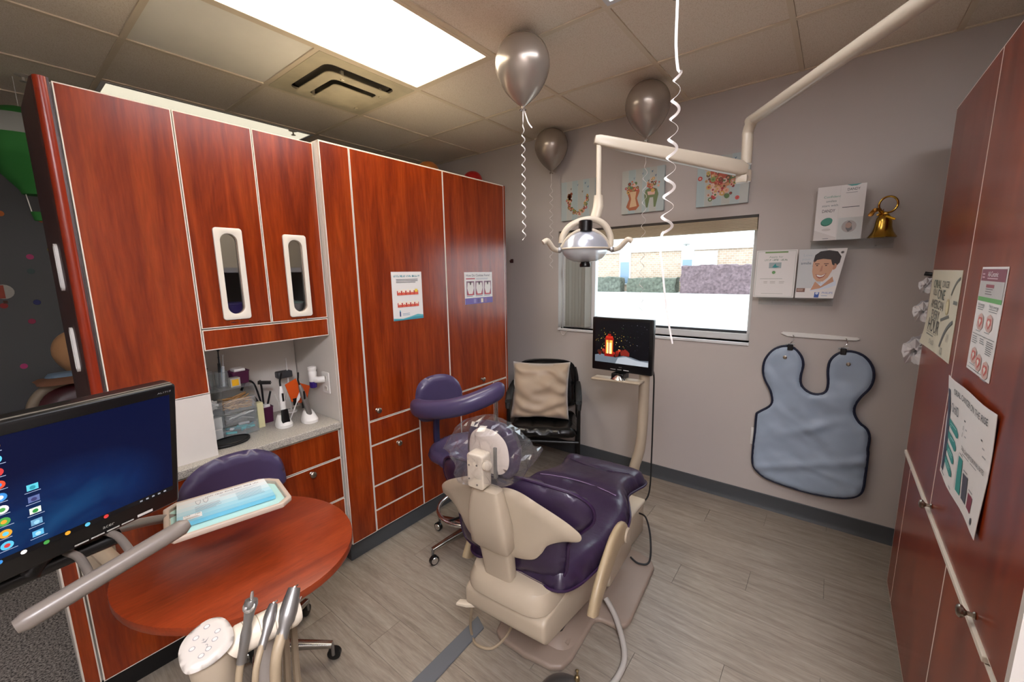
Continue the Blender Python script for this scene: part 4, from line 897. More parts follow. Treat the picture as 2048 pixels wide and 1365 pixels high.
# instrument head: keypad, holder tube, hoses
K = dp(412, 1286, .765); T1_ = dp(600, 1217, .885); T0_ = dp(470, 1285, .80)
kn_ = Vector((.42, -.16, .89)).normalized(); td0 = (T1_-T0_).normalized()
def kb(up_): 
    y = Vector((0, 0, 1)); u = td0; v = kn_.cross(u).normalized(); u = v.cross(kn_).normalized(); return u, v
ku, kv = kb(0)
ko = [(p[0], p[1]) for p in spl([(a, b, 0) for a, b in [(u_*.8, w_*.8) for u_, w_ in ((-.048, -.035), (-.05, .01), (-.03, .038), (.01, .05), (.04, .036), (.052, .0), (.045, -.035), (.01, -.052), (-.03, -.05))]], 5)]
kp = obj('keypad', MB().puff(ko, .007, .016, .008, .014, lambda a, b, h: K+ku*a+kv*b+kn_*h), mat('keypad_white', '#b8b1a8', .3), t, smooth=70)
ks = Sheet(K-ku*.042+kv*.042, K+ku*.042+kv*.042, K+ku*.042-kv*.042, K-ku*.042-kv*.042, kn_, bend=lambda s, t: .0072)
for a, b in ((.36, .34), (.58, .22), (.26, .52), (.38, .76), (.52, .70), (.66, .58), (.74, .44)): ks.ell(a, b, .0052, '#8d8a8a', 1, asp=.75); ks.ell(a, b, .0038, '#c2bdb8', 2, asp=.75)
ks.poly([(.42, .5), (.5, .54), (.58, .46), (.5, .51)], '#7a7878', 1); ks.text(.44, .42, .007, '+', '#7a7878', l=1); ks.text(.48, .58, .007, '2', '#7a7878', l=1)
ks.build(kp, 'button_print')
obj('head_column', MB().lathe([(.034, 0), (.036, -.02), (.036, -.10), (.03, -.12)], 22, K-kn_*.012, (.1, -.1, 1)), cream, t)
obj('head_arm', MB().tube(spl([K+Vector((-.01, .01, -.1)), K+Vector((-.06, -.02, -.2)), K+Vector((-.15, -.2, -.26)), (-1.12, -.32, .55)], 6, False), .026, 12), cream, t)
td = (T1_-T0_).normalized()
obj('holder_tube', MB().tube([T0_-td*.012+Vector((0, 0, -.012)), T0_-td*.009+Vector((0, 0, -.01)), T0_+td*.006, T1_-td*.012, T1_-td*.003, T1_], [.012, .024, .0285, .0285, .024, .01], 20), mat('ivory_tube', '#d3c8b6', .3), t)
for k in (.12, .33, .55, .78): 
    c_ = T0_.lerp(T1_, k); obj('tube_seam', MB().tube([c_, c_+td*.0012], .0289, 20), mat('seam_tan', '#8f836f', .5), t)
obj('hose_guard', MB().tube(spl([T0_.lerp(T1_, .25)+Vector((-.03, .03, -.04)), T0_.lerp(T1_, .25)+Vector((-.03, .02, -.14)), T0_.lerp(T1_, .25)+Vector((-.05, .0, -.3))], 4, False), .02, 10), greyplast, t)
rr = random.Random(9)
for k in range(4):
    a = T0_.lerp(T1_, .25+.15*k)+Vector((-.04, .035, -.035)); obj('coil_hose', MB().tube(spl([a, a+Vector((-.01, .0, -.12)), a+Vector((-.03+.02*k, -.03, -.3)), a+Vector((-.06, -.1, -.42)), (-1.06, -.26, .42)], 6, False), .008, 8), mat('dark_tan_hose', '#7d6e5a', .5), t)
def instrument(name, label, k, px_top, prof, m, hr, extra=None):
    """hand instrument leaning in the holder; hose drops below"""
    b0 = T0_.lerp(T1_, k); side = Vector((.55, -.45, 0)).normalized()*.034
    b0 = b0+side
    top = px_top; d = (top-b0).normalized(); L0 = (top-b0).length
    th = thing(name, label, 'dental instrument', tuple(b0+Vector((0, 0, -.05))), group='instruments in the holder tube')
    bd = obj('body', MB().lathe([(r, z*L0) for r, z in prof], 16, b0, d), m, th)
    bt = b0-d*.05
    obj('hose', MB().tube(spl([b0, bt, bt+Vector((.0, -.01, -.08)), bt+Vector((-.01, -.03, -.25)), bt+Vector((-.06, -.1, -.38)), (-1.0-.04*k, -.22+.06*k, .40)], 6, False), hr, 10), hosem, th)
    if extra: extra(th, bd, b0, d, top, L0)
def syr(th, bd, b0, d, top, L0):
    f = Vector((.6, -.5, .5)).normalized(); obj('button_plate', MB().lathe([(.0105, 0), (.011, .003), (.008, .004)], 16, top-d*.012+f*.006, f), alu, bd)
    u = f.orthogonal().normalized()
    for s_ in (-1, 1): obj('button', MB().lathe([(.0032, 0), (.0028, .002), (0, .0024)], 10, top-d*.012+f*.01+ku*.0045*s_, f), steel, bd)
    obj('tip', MB().lathe([(.004, 0), (.0032, .012), (.0022, .018)], 10, top-d*.002, (d+Vector((0, 0, .3)))), chrome, bd)
instrument('air_water_syringe', 'grey air water syringe with two buttons in the instrument holder', .22, dp(503, 1200, .80), [(.0085, -.28), (.0085, 0), (.0095, .3), (.0075, .5), (.0095, .75), (.0125, .9), (.011, 1.0)], steel, .0065, syr)
def suc(th, bd, b0, d, top, L0):
    obj('mouth', MB().ring([(.8*r_*math.cos(q), .8*r_*math.sin(q)) for r_ in (L0 and .0095,) for q in [2*PI*i/16 for i in range(16)]], [(.0055*math.cos(q), .0055*math.sin(q)) for q in [2*PI*i/16 for i in range(16)]], 0, .003, lambda a, b, h: top+ku*a+ku.cross(d).normalized()*b+d*h), alu, bd)
    obj('valve_lever', MB().tube([b0+d*L0*.45+ku*.008, b0+d*L0*.5+ku*.02, b0+d*L0*.6+ku*.022], .002, 6), chrome, bd)
    obj('bore', MB().lathe([(.0054, 0), (.0054, .0006)], 14, top+d*.0004, d), black, bd)
instrument('saliva_ejector', 'short grey saliva ejector valve between the syringe and the large suction tip', .52, dp(547, 1208, .845), [(.0075, -.35), (.008, 0), (.0105, .2), (.0125, .5), (.011, .75), (.0075, 1.0)], steel, .006, suc)
instrument('suction_valve', 'large grey high volume suction valve at the end of the instrument holder', .82, dp(589, 1176, .875), [(.012, -.3), (.012, .0), (.0165, .15), (.0175, .4), (.0155, .7), (.012, 1.0)], steel, .0105, suc)
# instrument tray with paper cover and printed pouch
TZ = .845
tp = [pl(335, 1085, 2, TZ), pl(582, 1003, 2, TZ), pl(545, 952, 2, TZ), pl(316, 1033, 2, TZ)]
tcn = (tp[0]+tp[1]+tp[2]+tp[3])/4; tu = (tp[1]-tp[0]).normalized(); tv = Vector((-tu.y, tu.x, 0)); TW, TD = .315, .235
tcn = tp[0].lerp(tp[1], .5)+tv*TD/2
def tq(a, b, h): return tcn+tu*a+tv*b+Vector((0, 0, h))
t = thing('instrument_tray', 'cream instrument tray lined with pale teal paper above the oval table', 'tray', tuple(tq(0, 0, -.01)))
to_ = [(-TW/2+.02, -TD/2), (TW/2-.03, -TD/2), (TW/2, -TD/2+.03), (TW/2-.005, TD/2-.05), (TW/2-.03, TD/2-.02), (TW/2-.06, TD/2), (-TW/2+.03, TD/2), (-TW/2, TD/2-.03), (-TW/2, -TD/2+.03)]
ti_ = [(a*.94, b*.92) for a, b in to_]
obj('pan', MB().prism(ti_, -.012, -.008, tq), cream2, t, smooth=0)
obj('rim', MB().ring([(a*1.03, b*1.03) for a, b in to_], ti_, -.012, .004, tq), mat('tray_rim', '#b9a898', .35), t, bevel=.003)
obj('tray_paper', MB().prism([(a*.925, b*.905) for a, b in to_], -.0078, -.0072, tq), mat('teal_paper', '#a9d0ca', .5), t, smooth=0)
obj('tray_arm', MB().tube(spl([tq(0, .02, -.014), tq(-.08, .03, -.03), tq(-.17, .04, .0), (-1.36, .1, .95), (-1.26, .06, .978)], 6, False), .013, 10), tw, t)
s = Sheet(tq(-.115, .085, .0), tq(.115, .085, .0), tq(.115, -.06, .0), tq(-.115, -.06, .0), (0, 0, 1))
s = Sheet(tq(-.128, .098, .008), tq(.115, .098, .008), tq(.122, -.055, .008), tq(-.132, -.055, .008), (0, 0, 1))
t2 = thing('sterilization_pouch', 'blue and white printed box lying on the teal tray paper', 'box', tuple(tq(0, .02, -.007)))
s.backing(.013, mat('pouch_blue', '#6fb7d2', .35), t2, 'pouch')
def ramp(name, c0, c1):
    return pm(c1)
for k, c_ in enumerate(('#d6d7d5', '#d0dadc', '#c4d9de', '#aed2dc', '#98c9d8', '#86c0d4')): s.rect(0, k/6, 1, (k+1)/6, c_, 0)
s.scrawl(.3, .92, .08, .06, '#6c717c', 34, 1); s.lines(.45, .22, .9, 2, .05, .012, '#9aa0a8', 1)
s.lines(.62, .34, .92, 7, .06, .018, '#7f98a6', 1); s.lines(.18, .45, .45, 5, .05, .016, '#8a96a4', 1)
for a in (.22, .30): s.poly([(a-.03, .16), (a+.03, .16), (a+.024, .3), (a, .38), (a-.024, .3)], '#8a9096', 1); s.poly([(a-.024, .18), (a+.024, .18), (a+.019, .29), (a, .36), (a-.019, .29)], '#d5d9d9', 2)
s.rect(.06, .72, .24, .92, '#e6e6e4', 2); s.text(.07, .74, .007, '100', '#333333', l=3); s.text(.17, .74, .007, '100', '#333333', l=3); s.lines(.08, .84, .22, 2, .04, .015, '#777777', 3)
s.build(t2)
# ================================================================== clutter in the niche
cz = .82
_before = set(COL.objects)
t = thing('drawer_organizer', 'clear acrylic organizer packed with brushes and applicators on the counter', 'organizer', (-2.24, .65, cz))
ox0, ox1, oy0, oy1 = -2.30, -2.165, .535, .745
def ob(a, b, c, d, e, f_, nm='panel'): obj(nm, MB().bb(a, b, c, d, e, f_), acr_s, t, smooth=0)
for z in (.8205, .915, 1.01): ob(ox0, ox1, oy0, oy1, z, z+.003, 'shelf')
for y in (oy0, .605, oy1-.003): ob(ox0, ox1, y, y+.003, .8238, 1.0097)
ob(ox0, ox0+.003, oy0, oy1, .8238, 1.06, 'back')
for a, b in ((.54, .603), (.61, .74)):
    for z0, z1 in ((.826, .865), (.87, .912), (.92, .97)): obj('drawer_front', MB().bb(ox1, ox1+.003, a, b, z0, z1), acr_s, t, smooth=0)
def bits(name, label, n, y0, y1, z0, z1, cols, r, L, seed, cat='applicators', grp=None):
    rr = random.Random(seed); g = thing(name, label, cat, (-2.22, (y0+y1)/2, z0)); ms = [mat(name+'_%d' % i, c, .5) for i, c in enumerate(cols)]
    for i in range(n):
        a = rr.uniform(-.5, .5); c = Vector((rr.uniform(ox0+.03, ox1-.02), rr.uniform(y0+.012, y1-.012), rr.uniform(z0+.004, z1))); d = Vector((rr.uniform(-.3, .3), math.cos(a), math.sin(a)*.6)).normalized(); l = min(L, (y1-y0)*.5)
        p, q_ = c-d*l*.5, c+d*l*.5
        p.y = max(p.y, y0+.004); q_.y = min(q_.y, y1-.004); p.z = max(p.z, z0+.003); q_.z = max(q_.z, z0+.003)
        o = obj('stick', MB().tube([p, q_], r, 6), ms[i % len(ms)], g)
bits('wood_applicators', 'heap of tan wooden applicator sticks in the clear organizer', 60, .61, .74, .919, .965, ('#b98d5a', '#c79e6c', '#a87c4a', '#8a6236'), .0022, .12, 1)
bits('cotton_rolls', 'heap of white cotton rolls in the clear organizer', 26, .54, .603, .919, .97, ('#d9d6d0', '#cfccc6', '#e3e1dc'), .005, .05, 2, 'cotton rolls')
bits('brush_tips', 'heap of grey and white brush tips in the lower organizer drawer', 22, .61, .74, .869, .90, ('#b9b4ae', '#8f8a86', '#d5d0ca', '#6d6a68'), .003, .1, 3, 'brush tips')
bits('teal_packets', 'teal packets in the bottom organizer drawer', 12, .61, .74, .8265, .845, ('#2f9aa0', '#3fb0b5', '#d8dadb', '#26707a'), .005, .09, 4, 'packets')
for k, (y, z) in enumerate(((.57, .8245), (.572, .868))):
    b = thing('gauze_box', 'small white gauze box in the organizer, '+('lower one' if k == 0 else 'stacked on the other'), 'box', (-2.22, y, z), group='gauze boxes')
    obj('carton', MB().bb(-2.26, ox1-.004, y-.026, y+.026, z, z+.042), paper, b, smooth=0, bevel=.002); obj('flap', MB().bb(-2.26, ox1-.004, y-.0262, y+.0262, z+.0422, z+.0432), whitep, b, smooth=0)
t = thing('black_tray', 'black oval tray under the organizer edge on the counter', 'tray', (-2.11, .60, cz))
obj('plate', MB().loft([((-2.10, .60, cz+.0005), (.045, 0, 0), (0, .07, 0)), ((-2.10, .60, cz+.008), (.052, 0, 0), (0, .078, 0)), ((-2.10, .60, cz+.012), (.05, 0, 0), (0, .076, 0))], 26, 2.2), blackr, t)
obj('rim', MB().tube([(-2.10+.05*math.cos(q), .60+.076*math.sin(q), cz+.013) for q in [2*PI*i/28 for i in range(28)]], .003, 6, True), black, t)
# cups, syringes and basket on the organizer
def cup(y, x, c, h, r, label, m):
    g = thing('cup', label, 'cup', (x, y, 1.0132)); obj('wall', MB().lathe([(r*.85, 0), (r, h), (r-.002, h), (r*.85-.002, .002), (0, .002)], 18, (x, y, 1.0132)), m, g); obj('lip', MB().tube([(x+r*math.cos(q), y+r*math.sin(q), 1.0132+h) for q in [2*PI*i/20 for i in range(20)]], .0015, 6, True), m, g); return g
cup(.57, -2.22, 0, .07, .03, 'clear cup of dark brushes on the organizer', acr_s); cup(.635, -2.235, 0, .06, .028, 'clear cup of syringes on the organizer', acr_s)
rr = random.Random(12)
for k, (y, x, c_, h) in enumerate(((.56, -2.22, '#1a1a1c', .10), (.575, -2.23, '#5f8fb5', .11), (.58, -2.215, '#7a2a3a', .09), (.565, -2.21, '#2a2a30', .08), (.628, -2.24, '#15151a', .14), (.64, -2.23, '#cfd3d6', .12), (.645, -2.24, '#8fa3b0', .11))):
    g = thing('syringe', {'#1a1a1c': 'long black brush in the dark brush cup', '#5f8fb5': 'blue applicator in the dark brush cup', '#7a2a3a': 'maroon applicator in the dark brush cup', '#2a2a30': 'short charcoal brush in the dark brush cup', '#15151a': 'tall black plunger syringe in the syringe cup', '#cfd3d6': 'clear white syringe in the syringe cup', '#8fa3b0': 'blue-grey syringe in the syringe cup'}[c_], 'syringe', (x, y, 1.0152), group='cup contents')
    d = Vector((rr.uniform(-.2, .2), rr.uniform(-.25, .25), 1)).normalized(); p = Vector((x, y, 1.016))
    obj('barrel', MB().tube([p, p+d*h*.65], .0055, 8), mat('syr_'+c_[1:], c_, .3), g); obj('plunger', MB().tube([p+d*h*.65, p+d*h, p+d*h, p+d*(h+.003)], [.0025, .0025, .006, .006], 8), mat('syr_'+c_[1:], c_, .3), g)
t = thing('yellow_note_block', 'small clear block with a yellow square face on the organizer', 'block', (-2.2, .675, 1.0132))
obj('block', MB().bb(-2.22, -2.185, .655, .695, 1.0132, 1.048), mat('clear_grey_block', '#a8a49a', .2), t, smooth=0); obj('yellow_face', MB().bb(-2.185, -2.1835, .66, .688, 1.018, 1.042), mat('yellow_print', '#d9a21a', .4), t, smooth=0)
basm = mat('plum_basket', '#4a1838', .45)
def basket(x, y, z, w, d, h, label):
    g = thing('basket', label, 'basket', (x, y, z)); 
    obj('tub', MB().loft([((x, y, z), (d*.45, 0, 0), (0, w*.45, 0)), ((x, y, z+h), (d*.5, 0, 0), (0, w*.5, 0))], 28, 8), basm, g)
    obj('rim', MB().tube([(x+d*.505*max(-1, min(1, 1.25*math.cos(q))), y+w*.505*max(-1, min(1, 1.25*math.sin(q))), z+h) for q in [2*PI*i/32 for i in range(32)]], .003, 6, True), basm, g)
    obj('contents', MB().bb(x-d*.4, x+d*.4, y-w*.35, y+w*.3, z+h, z+h+.012), whitep, g, smooth=0, bevel=.003)
basket(-2.26, .715, 1.0132, .075, .07, .048, 'plum basket on top of the clear organizer')
basket(-2.29, .82, cz+.0005, .06, .09, .065, 'plum basket on the counter behind the curing light')
for k in range(5):
    g = thing('black_clamp', ('flat black clamp sticking up out of the plum counter basket', 'curved black clamp arching out of the plum counter basket', 'short black clamp in the plum counter basket', 'slanted black clamp in the plum counter basket', 'crosswise black clamp in the plum counter basket')[k], 'clamp', (-2.29, .82, .88), group='black clamps')
    P_ = [[(-2.29, .82, .89), (-2.29, .82, .96), (-2.285, .815, 1.0)], [(-2.29, .81, .9), (-2.30, .79, .99), (-2.29, .75, 1.005), (-2.28, .725, .975)], [(-2.27, .83, .89), (-2.265, .85, .95)], [(-2.27, .80, .89), (-2.265, .77, .94)], [(-2.275, .80, .995), (-2.275, .86, .985)]][k]
    obj('jaw', MB().tube(spl(P_, 5, False), .008, 8, flat=(1, .5)), blackr, g); obj('pin', MB().lathe([(.003, 0), (.003, .006)], 8, Vector(P_[len(P_)//2]), (1, 0, 0)), steel, g)
tag(obj('cream_box', MB().bb(-2.235, -2.20, .757, .786, cz+.0005, .925), mat('pale_yellow_card', '#cfc99b', .6), smooth=0, bevel=.002), 'slim pale yellow carton standing beside the organizer', 'carton')
# curing lights on their white chargers
def curing(x, y, label, dark, lean):
    g = thing('curing_light', label, 'curing light', (x, y, cz))
    b = obj('charger', MB().loft([((x, y, cz+.0005), (.045, 0, 0), (0, .036, 0)), ((x, y, cz+.012), (.046, 0, 0), (0, .037, 0)), ((x-.008, y, cz+.035), (.03, 0, 0), (0, .028, 0)), ((x-.012, y, cz+.05), (.018, 0, 0), (0, .02, 0))], 24, 2.4), whitep, g)
    d = Vector((-.12, lean, 1)).normalized(); p = Vector((x+.012, y, cz+.025)); m = steel if dark else whitep
    obj('grip', MB().lathe([(.011, 0), (.0135, .02), (.0125, .06), (.0135, .1), (.0095, .13), (.006, .145)], 16, p, d), m, g)
    if not dark: obj('black_trim', MB().loft([(p+Vector((.012, 0, -.018)), (.012, 0, 0), (0, .02, 0)), (p+Vector((.012, 0, .02)), (.008, 0, 0), (0, .018, 0)), (p+Vector((.008, 0, .05)), (.004, 0, 0), (0, .016, 0))], 14, 4), black, g)
    obj('switch', MB().box(p+d*.1+Vector((.013, 0, 0)), (.004, .009, .035), None), black, g, bevel=.001)
    obj('light_guide', MB().tube(spl([p+d*.14, p+d*.165, p+d*.18+Vector((.006, .003, 0)), p+d*.2+Vector((.016, .006, 0))], 4, False), .0045, 8), black, g)
curing(-2.13, .845, 'white curing light with black trim on its charger', False, .03)
curing(-2.09, .955, 'silver curing light on a round white charger below the outlet', True, -.22)
osm = mat('orange_shield', '#c8501a', .25, spec=.6)
for k, (a, b, rx) in enumerate(((.93, .95, .3), (.985, .92, -.4))):
    g = thing('orange_light_shield', ('upright' if k == 0 else 'slanted')+' orange plastic light shield behind the silver curing light', 'light shield', (-2.2, a, cz), group='orange light shields')
    obj('sheet', MB().box((-2.18-.03*k, a, b), (.003, .06, .085), Matrix.Rotation(rx, 3, 'X')), osm, g, smooth=0); obj('clip', MB().box((-2.178-.03*k, a, b-.05), (.006, .02, .03)), black, g, smooth=0)
g = thing('air_polisher', 'dark grey device on a thin stand behind the curing lights', 'device', (-2.33, .95, cz)); obj('head', MB().box((-2.33, .95, 1.0), (.05, .075, .03)), mat('slate_device', '#3b3d40', .4), g, bevel=.006); obj('stand', MB().tube([(-2.33, .97, cz), (-2.33, .97, 1.07)], .004, 8), whitep, g); obj('foot', MB().lathe([(.03, 0), (.03, .006), (.008, .01)], 16, (-2.33, .97, cz+.0005)), whitep, g)
for k, (y, a) in enumerate(((.88, .4), (.90, -.3), (.91, .55))):
    g = thing('white_spatula', ('short white mixing spatula behind the curing lights', 'left-leaning white mixing spatula behind the curing lights', 'steep white mixing spatula behind the curing lights')[k], 'spatula', (-2.2, y, cz), group='white spatulas')
    d = Vector((0, math.sin(a), math.cos(a))); p = Vector((-2.21+.02*k, y-.02, cz+.004)); obj('handle', MB().tube([p, p+d*.09], .003, 6), whitep, g); obj('blade', MB().tube([p+d*.088, p+d*.1, p+d*.13], [.004, .008, .007], 8, flat=(1, .3)), whitep, g)
for o in set(COL.objects)-_before:            # the niche things are taller than first laid out
    if o.parent is None: o.scale.z = 1.22; o.location.z = cz+(o.location.z-cz)*1.22
# ================================================================== posters on the cherry doors
def poster(name, label, corners, n, th=.0012, bend=None, k=1, m=None):
    c = [Vector(p) for p in corners]; lo = min(c, key=lambda p: p.z)
    t = thing(name, label, 'poster', tuple(((c[0]+c[2])/2).xy)+(lo.z,)); s = Sheet(*[p+Vector(n)*th for p in c], n, bend); s.backing(th, m or paper, t, 'sheet', k); s.K = k; return t, s
def doorpt(x, y0, y1, z0, z1, flip=False): return [(x, y0, z1), (x, y1, z1), (x, y1, z0), (x, y0, z0)]
t, s = poster('poster', 'white poster of two rows of gums and teeth on the cherry door', doorpt(XF+.0006, 1.41, 1.624, 1.306, 1.582), (1, 0, 0))
s.scrawl(.07, .93, .065, .045, '#3a8a9a', 26); s.lines(.14, .15, .9, 3, .03, .012, '#5a5a5a')
for r, (tt, c0) in enumerate(((.36, 1), (.61, 0))):
    for i in range(5):
        a = .15+.14*i; s.rect(a, tt+.03, a+.15, tt+.12, '#c9463c'); s.rect(a+.03, tt+.0, a+.125, tt+.07, '#e9c84a' if (c0 and i == 4) else '#e8dccb', 2); s.poly([(a+.02, tt+.1), (a+.07, tt+.05), (a+.13, tt+.1), (a+.13, tt+.12), (a+.02, tt+.12)], '#d8604a', 3)
s.rect(.2, .82, .24, .92, '#2a3a6a'); s.rect(.205, .79, .235, .82, '#3fa0b0'); s.lines(.3, .86, .6, 2, .03, .012, '#8aa0b0')
s.poly([(0, .95), (.3, .97), (.55, .94), (.8, .9), (1, .92), (1, 1), (0, 1)], '#5aa8b0'); s.poly([(0, .975), (.4, .98), (.7, .95), (1, .95), (1, 1), (0, 1)], '#3a8a98', 2); s.build(t)
t, s = poster('poster', 'white and purple poster with three tooth diagrams on the far cherry door', doorpt(XF+.0006, 1.987, 2.27, 1.36, 1.576), (1, 0, 0))
s.text(.05, .06, .016, 'How Do Cavities Form?', '#33304a', width=.86); s.rect(.05, .19, .36, .22, '#b03a48'); s.lines(.4, .19, .9, 2, .03, .012, '#9a9aa8')
for i in range(3):
    a = .06+.31*i; s.rect(a, .28, a+.27, .72, '#8a6a78'); s.rect(a+.03, .58, a+.24, .72, '#b5404a', 2); s.poly([(a+.04, .33), (a+.23, .33), (a+.25, .5), (a+.2, .68), (a+.07, .68), (a+.02, .5)], '#d9d2cc', 3); s.poly([(a+.1, .3), (a+.17, .3), (a+.15, .4), (a+.12, .4)], '#4a3a3a', 4)
    s.lines(a, .74, a+.26, 1, .03, .02, '#777788')
s.rect(0, .81, 1, 1, '#6a5a98'); 
for i in range(4): s.rect(.3+.13*i, .84, .38+.13*i, .97, ('#8a80b0', '#5a4a80', '#d8c8b0', '#8a6a90')[i], 2)
s.build(t)
def rpt(y0, y1, z0, z1): return [(XC-.0006, y0, z1), (XC-.0006, y1, z1), (XC-.0006, y1, z0), (XC-.0006, y0, z0)]
bA = lambda a, b: .012*max(0, b-.75)*4*(1-a)**2
t, s = poster('poster', 'cream clock poster about oral cancer on the dark cherry cabinet', rpt(2.52, 1.99, 1.235, 1.55), (-1, 0, 0), bend=bA, k=6, m=mat('cream_paper', '#cdc5ad', .55))
for tx, yy, hh, ww, cc in (('ORAL', .12, .034, .3, '#4a5a44'), ('CANCER', .125, .026, .24, '#4a4a44'), ('KILLS', .24, .026, .16, '#5a5a50'), ('ONE', .23, .04, .26, '#3a4a44'), ('AMERICAN', .37, .036, .46, '#4a4a46'), ('EVERY', .5, .036, .3, '#4a4a46'), ('HOUR', .61, .056, .42, '#3a3a38')):
    s.text({'ORAL': .12, 'CANCER': .45, 'KILLS': .14, 'ONE': .33, 'AMERICAN': .13, 'EVERY': .2, 'HOUR': .13}[tx], yy, hh, tx, cc, width=ww)
s.rect(.12, .80, .5, .805, '#6a6a60'); s.lines(.14, .825, .48, 1, .02, .015, '#7a7a70'); s.text(.3, .87, .02, 'OralID', '#8a8a80', width=.16)
for i in range(18):
    q0, q1 = PI*.62+i*.05, PI*.62+(i+1)*.05
    P_ = lambda q, r: (1.12+r*math.cos(q), 1.05-r*1.1*math.sin(q)); s.poly([P_(q0, .50), P_(q1, .50), P_(q1, .46), P_(q0, .46)], '#5a5a54', 2) if P_(q0, .5)[0] < 1 and P_(q1, .46)[0] < 1 else None
for i in range(20):
    q0, q1 = PI*.58+i*.045, PI*.58+(i+1)*.045
    P_ = lambda q, r: (1.05+r*math.cos(q), .42-r*1.2*math.sin(q)); s.poly([P_(q0, .30), P_(q1, .30), P_(q1, .275), P_(q0, .275)], '#6a6a5e', 2) if P_(q0, .3)[0] < 1 and P_(q1, .3)[0] < 1 else None
s.ell(.72, .42, .03, '#b8a878', 2); s.ell(.72, .42, .022, '#d5c9a0', 3); s.poly([(.55, .58), (.8, .5), (.82, .53), (.57, .61)], '#6a6a60', 2); s.rect(.88, .33, .99, .37, '#6a6a60', 2)
s.text(.82, .70, .03, '11', '#5a5a54', l=3); s.text(.7, .88, .028, '10', '#5a5a54', l=3); s.build(t)
t, s = poster('poster', 'narrow poster with maroon header and tooth restorations on the dark cherry cabinet', rpt(1.762, 1.532, 1.268, 1.56), (-1, 0, 0))
s.rect(.03, .02, .97, .13, '#7a2238'); s.text(.3, .04, .014, 'All-Ceramic', '#e8dcdc', width=.4); s.lines(.3, .1, .8, 1, .02, .01, '#c9a0a8', 2); s.lines(.08, .06, .2, 2, .03, .012, '#c9a0a8', 2)
s.rect(.03, .13, .97, .28, '#b5b0ac'); s.rect(.3, .16, .62, .19, '#8a2a38', 2); s.lines(.3, .2, .6, 3, .022, .008, '#6a5a5a', 2); s.rect(.03, .28, .97, .32, '#58a048')
s.text(.08, .335, .009, 'Full coverage', '#3a3a3a'); s.text(.56, .335, .009, 'Partial coverage', '#3a3a3a'); s.lines(.08, .375, .4, 2, .02, .008, '#888888'); s.lines(.56, .375, .9, 2, .02, .008, '#888888')
for a, b in ((.3, .5), (.66, .49), (.26, .83), (.5, .87), (.8, .9)):
    s.poly([(a-.13, b+.06), (a-.11, b-.04), (a, b-.07), (a+.11, b-.04), (a+.13, b+.06), (a+.05, b+.09), (a-.05, b+.09)], '#c9a59a', 2); s.poly([(a-.09, b+.02), (a-.07, b-.03), (a+.07, b-.03), (a+.09, b+.02), (a, b+.07)], '#c4574c', 3); s.poly([(a-.05, b+.0), (a, b-.02), (a+.05, b+.0), (a, b+.05)], '#e3d8cc', 4); s.lines(a-.14, b+.1, a+.1, 1, .02, .007, '#888888')
s.rect(.05, .635, .95, .64, '#2a2a2a'); s.lines(.06, .66, .32, 4, .02, .008, '#777777'); s.lines(.4, .66, .6, 3, .02, .008, '#777777'); s.lines(.68, .66, .95, 7, .018, .008, '#666666'); s.rect(.05, .97, .9, .974, '#2a2a2a'); s.build(t)
bB = lambda a, b: .010*math.sin(PI*a)*(1-b)**2+.014*max(0, .35-a)*max(0, .3-b)*8+.006*math.sin(9*a+5*b)*.4+.004
t, s = poster('poster', 'curling poster with teal bands and a bar chart on the dark cherry cabinet', rpt(1.862, 1.408, .9, 1.221), (-1, 0, 0), bend=bB, k=10)
s.text(.2, .07, .018, 'ORAL CANCER ON THE RISE', '#33363a', width=.72); s.text(.14, .22, .03, 'OralID', '#5a5e62', width=.17)
s.rect(.03, .12, .1, .95, '#3a3f52', 1, 3)
for i in range(4):
    a = .4+.125*i; s.poly([(.1, a), (.3, a+.02), (.37, a+.045), (.38, a+.08), (.33, a+.1), (.1, a+.07)], '#2f8a84', 2); s.lines(.14, a+.03, .32, 2, .025, .008, '#9fd0c8', 3)
s.lines(.48, .26, .9, 1, .02, .014, '#4a4a4a'); s.text(.48, .31, .013, '0', '#333333'); s.text(.48, .37, .013, '0', '#333333'); s.lines(.55, .315, .95, 1, .02, .012, '#9a9a9a'); s.lines(.55, .375, .95, 1, .02, .012, '#9a9a9a')
s.text(.52, .47, .013, 'ORAL CANCER SURVIVAL RATES', '#4a4a4a', width=.42); s.lines(.56, .53, .9, 1, .02, .008, '#8a8a8a')
for a, b, c_ in ((.5, .58, '#2f8f88'), (.62, .67, '#4a4a55'), (.74, .77, '#7d2a3c')): s.rect(a, b, a+.09, .9, c_, 2, 2); s.lines(a, b-.03, a+.08, 1, .02, .01, '#888888')
s.rect(.47, .57, .475, .9, '#aaaaaa'); s.lines(.06, .96, .5, 1, .02, .012, '#8a8a8a'); s.ell(.88, .93, .009, '#4a4a50', 2); s.build(t)
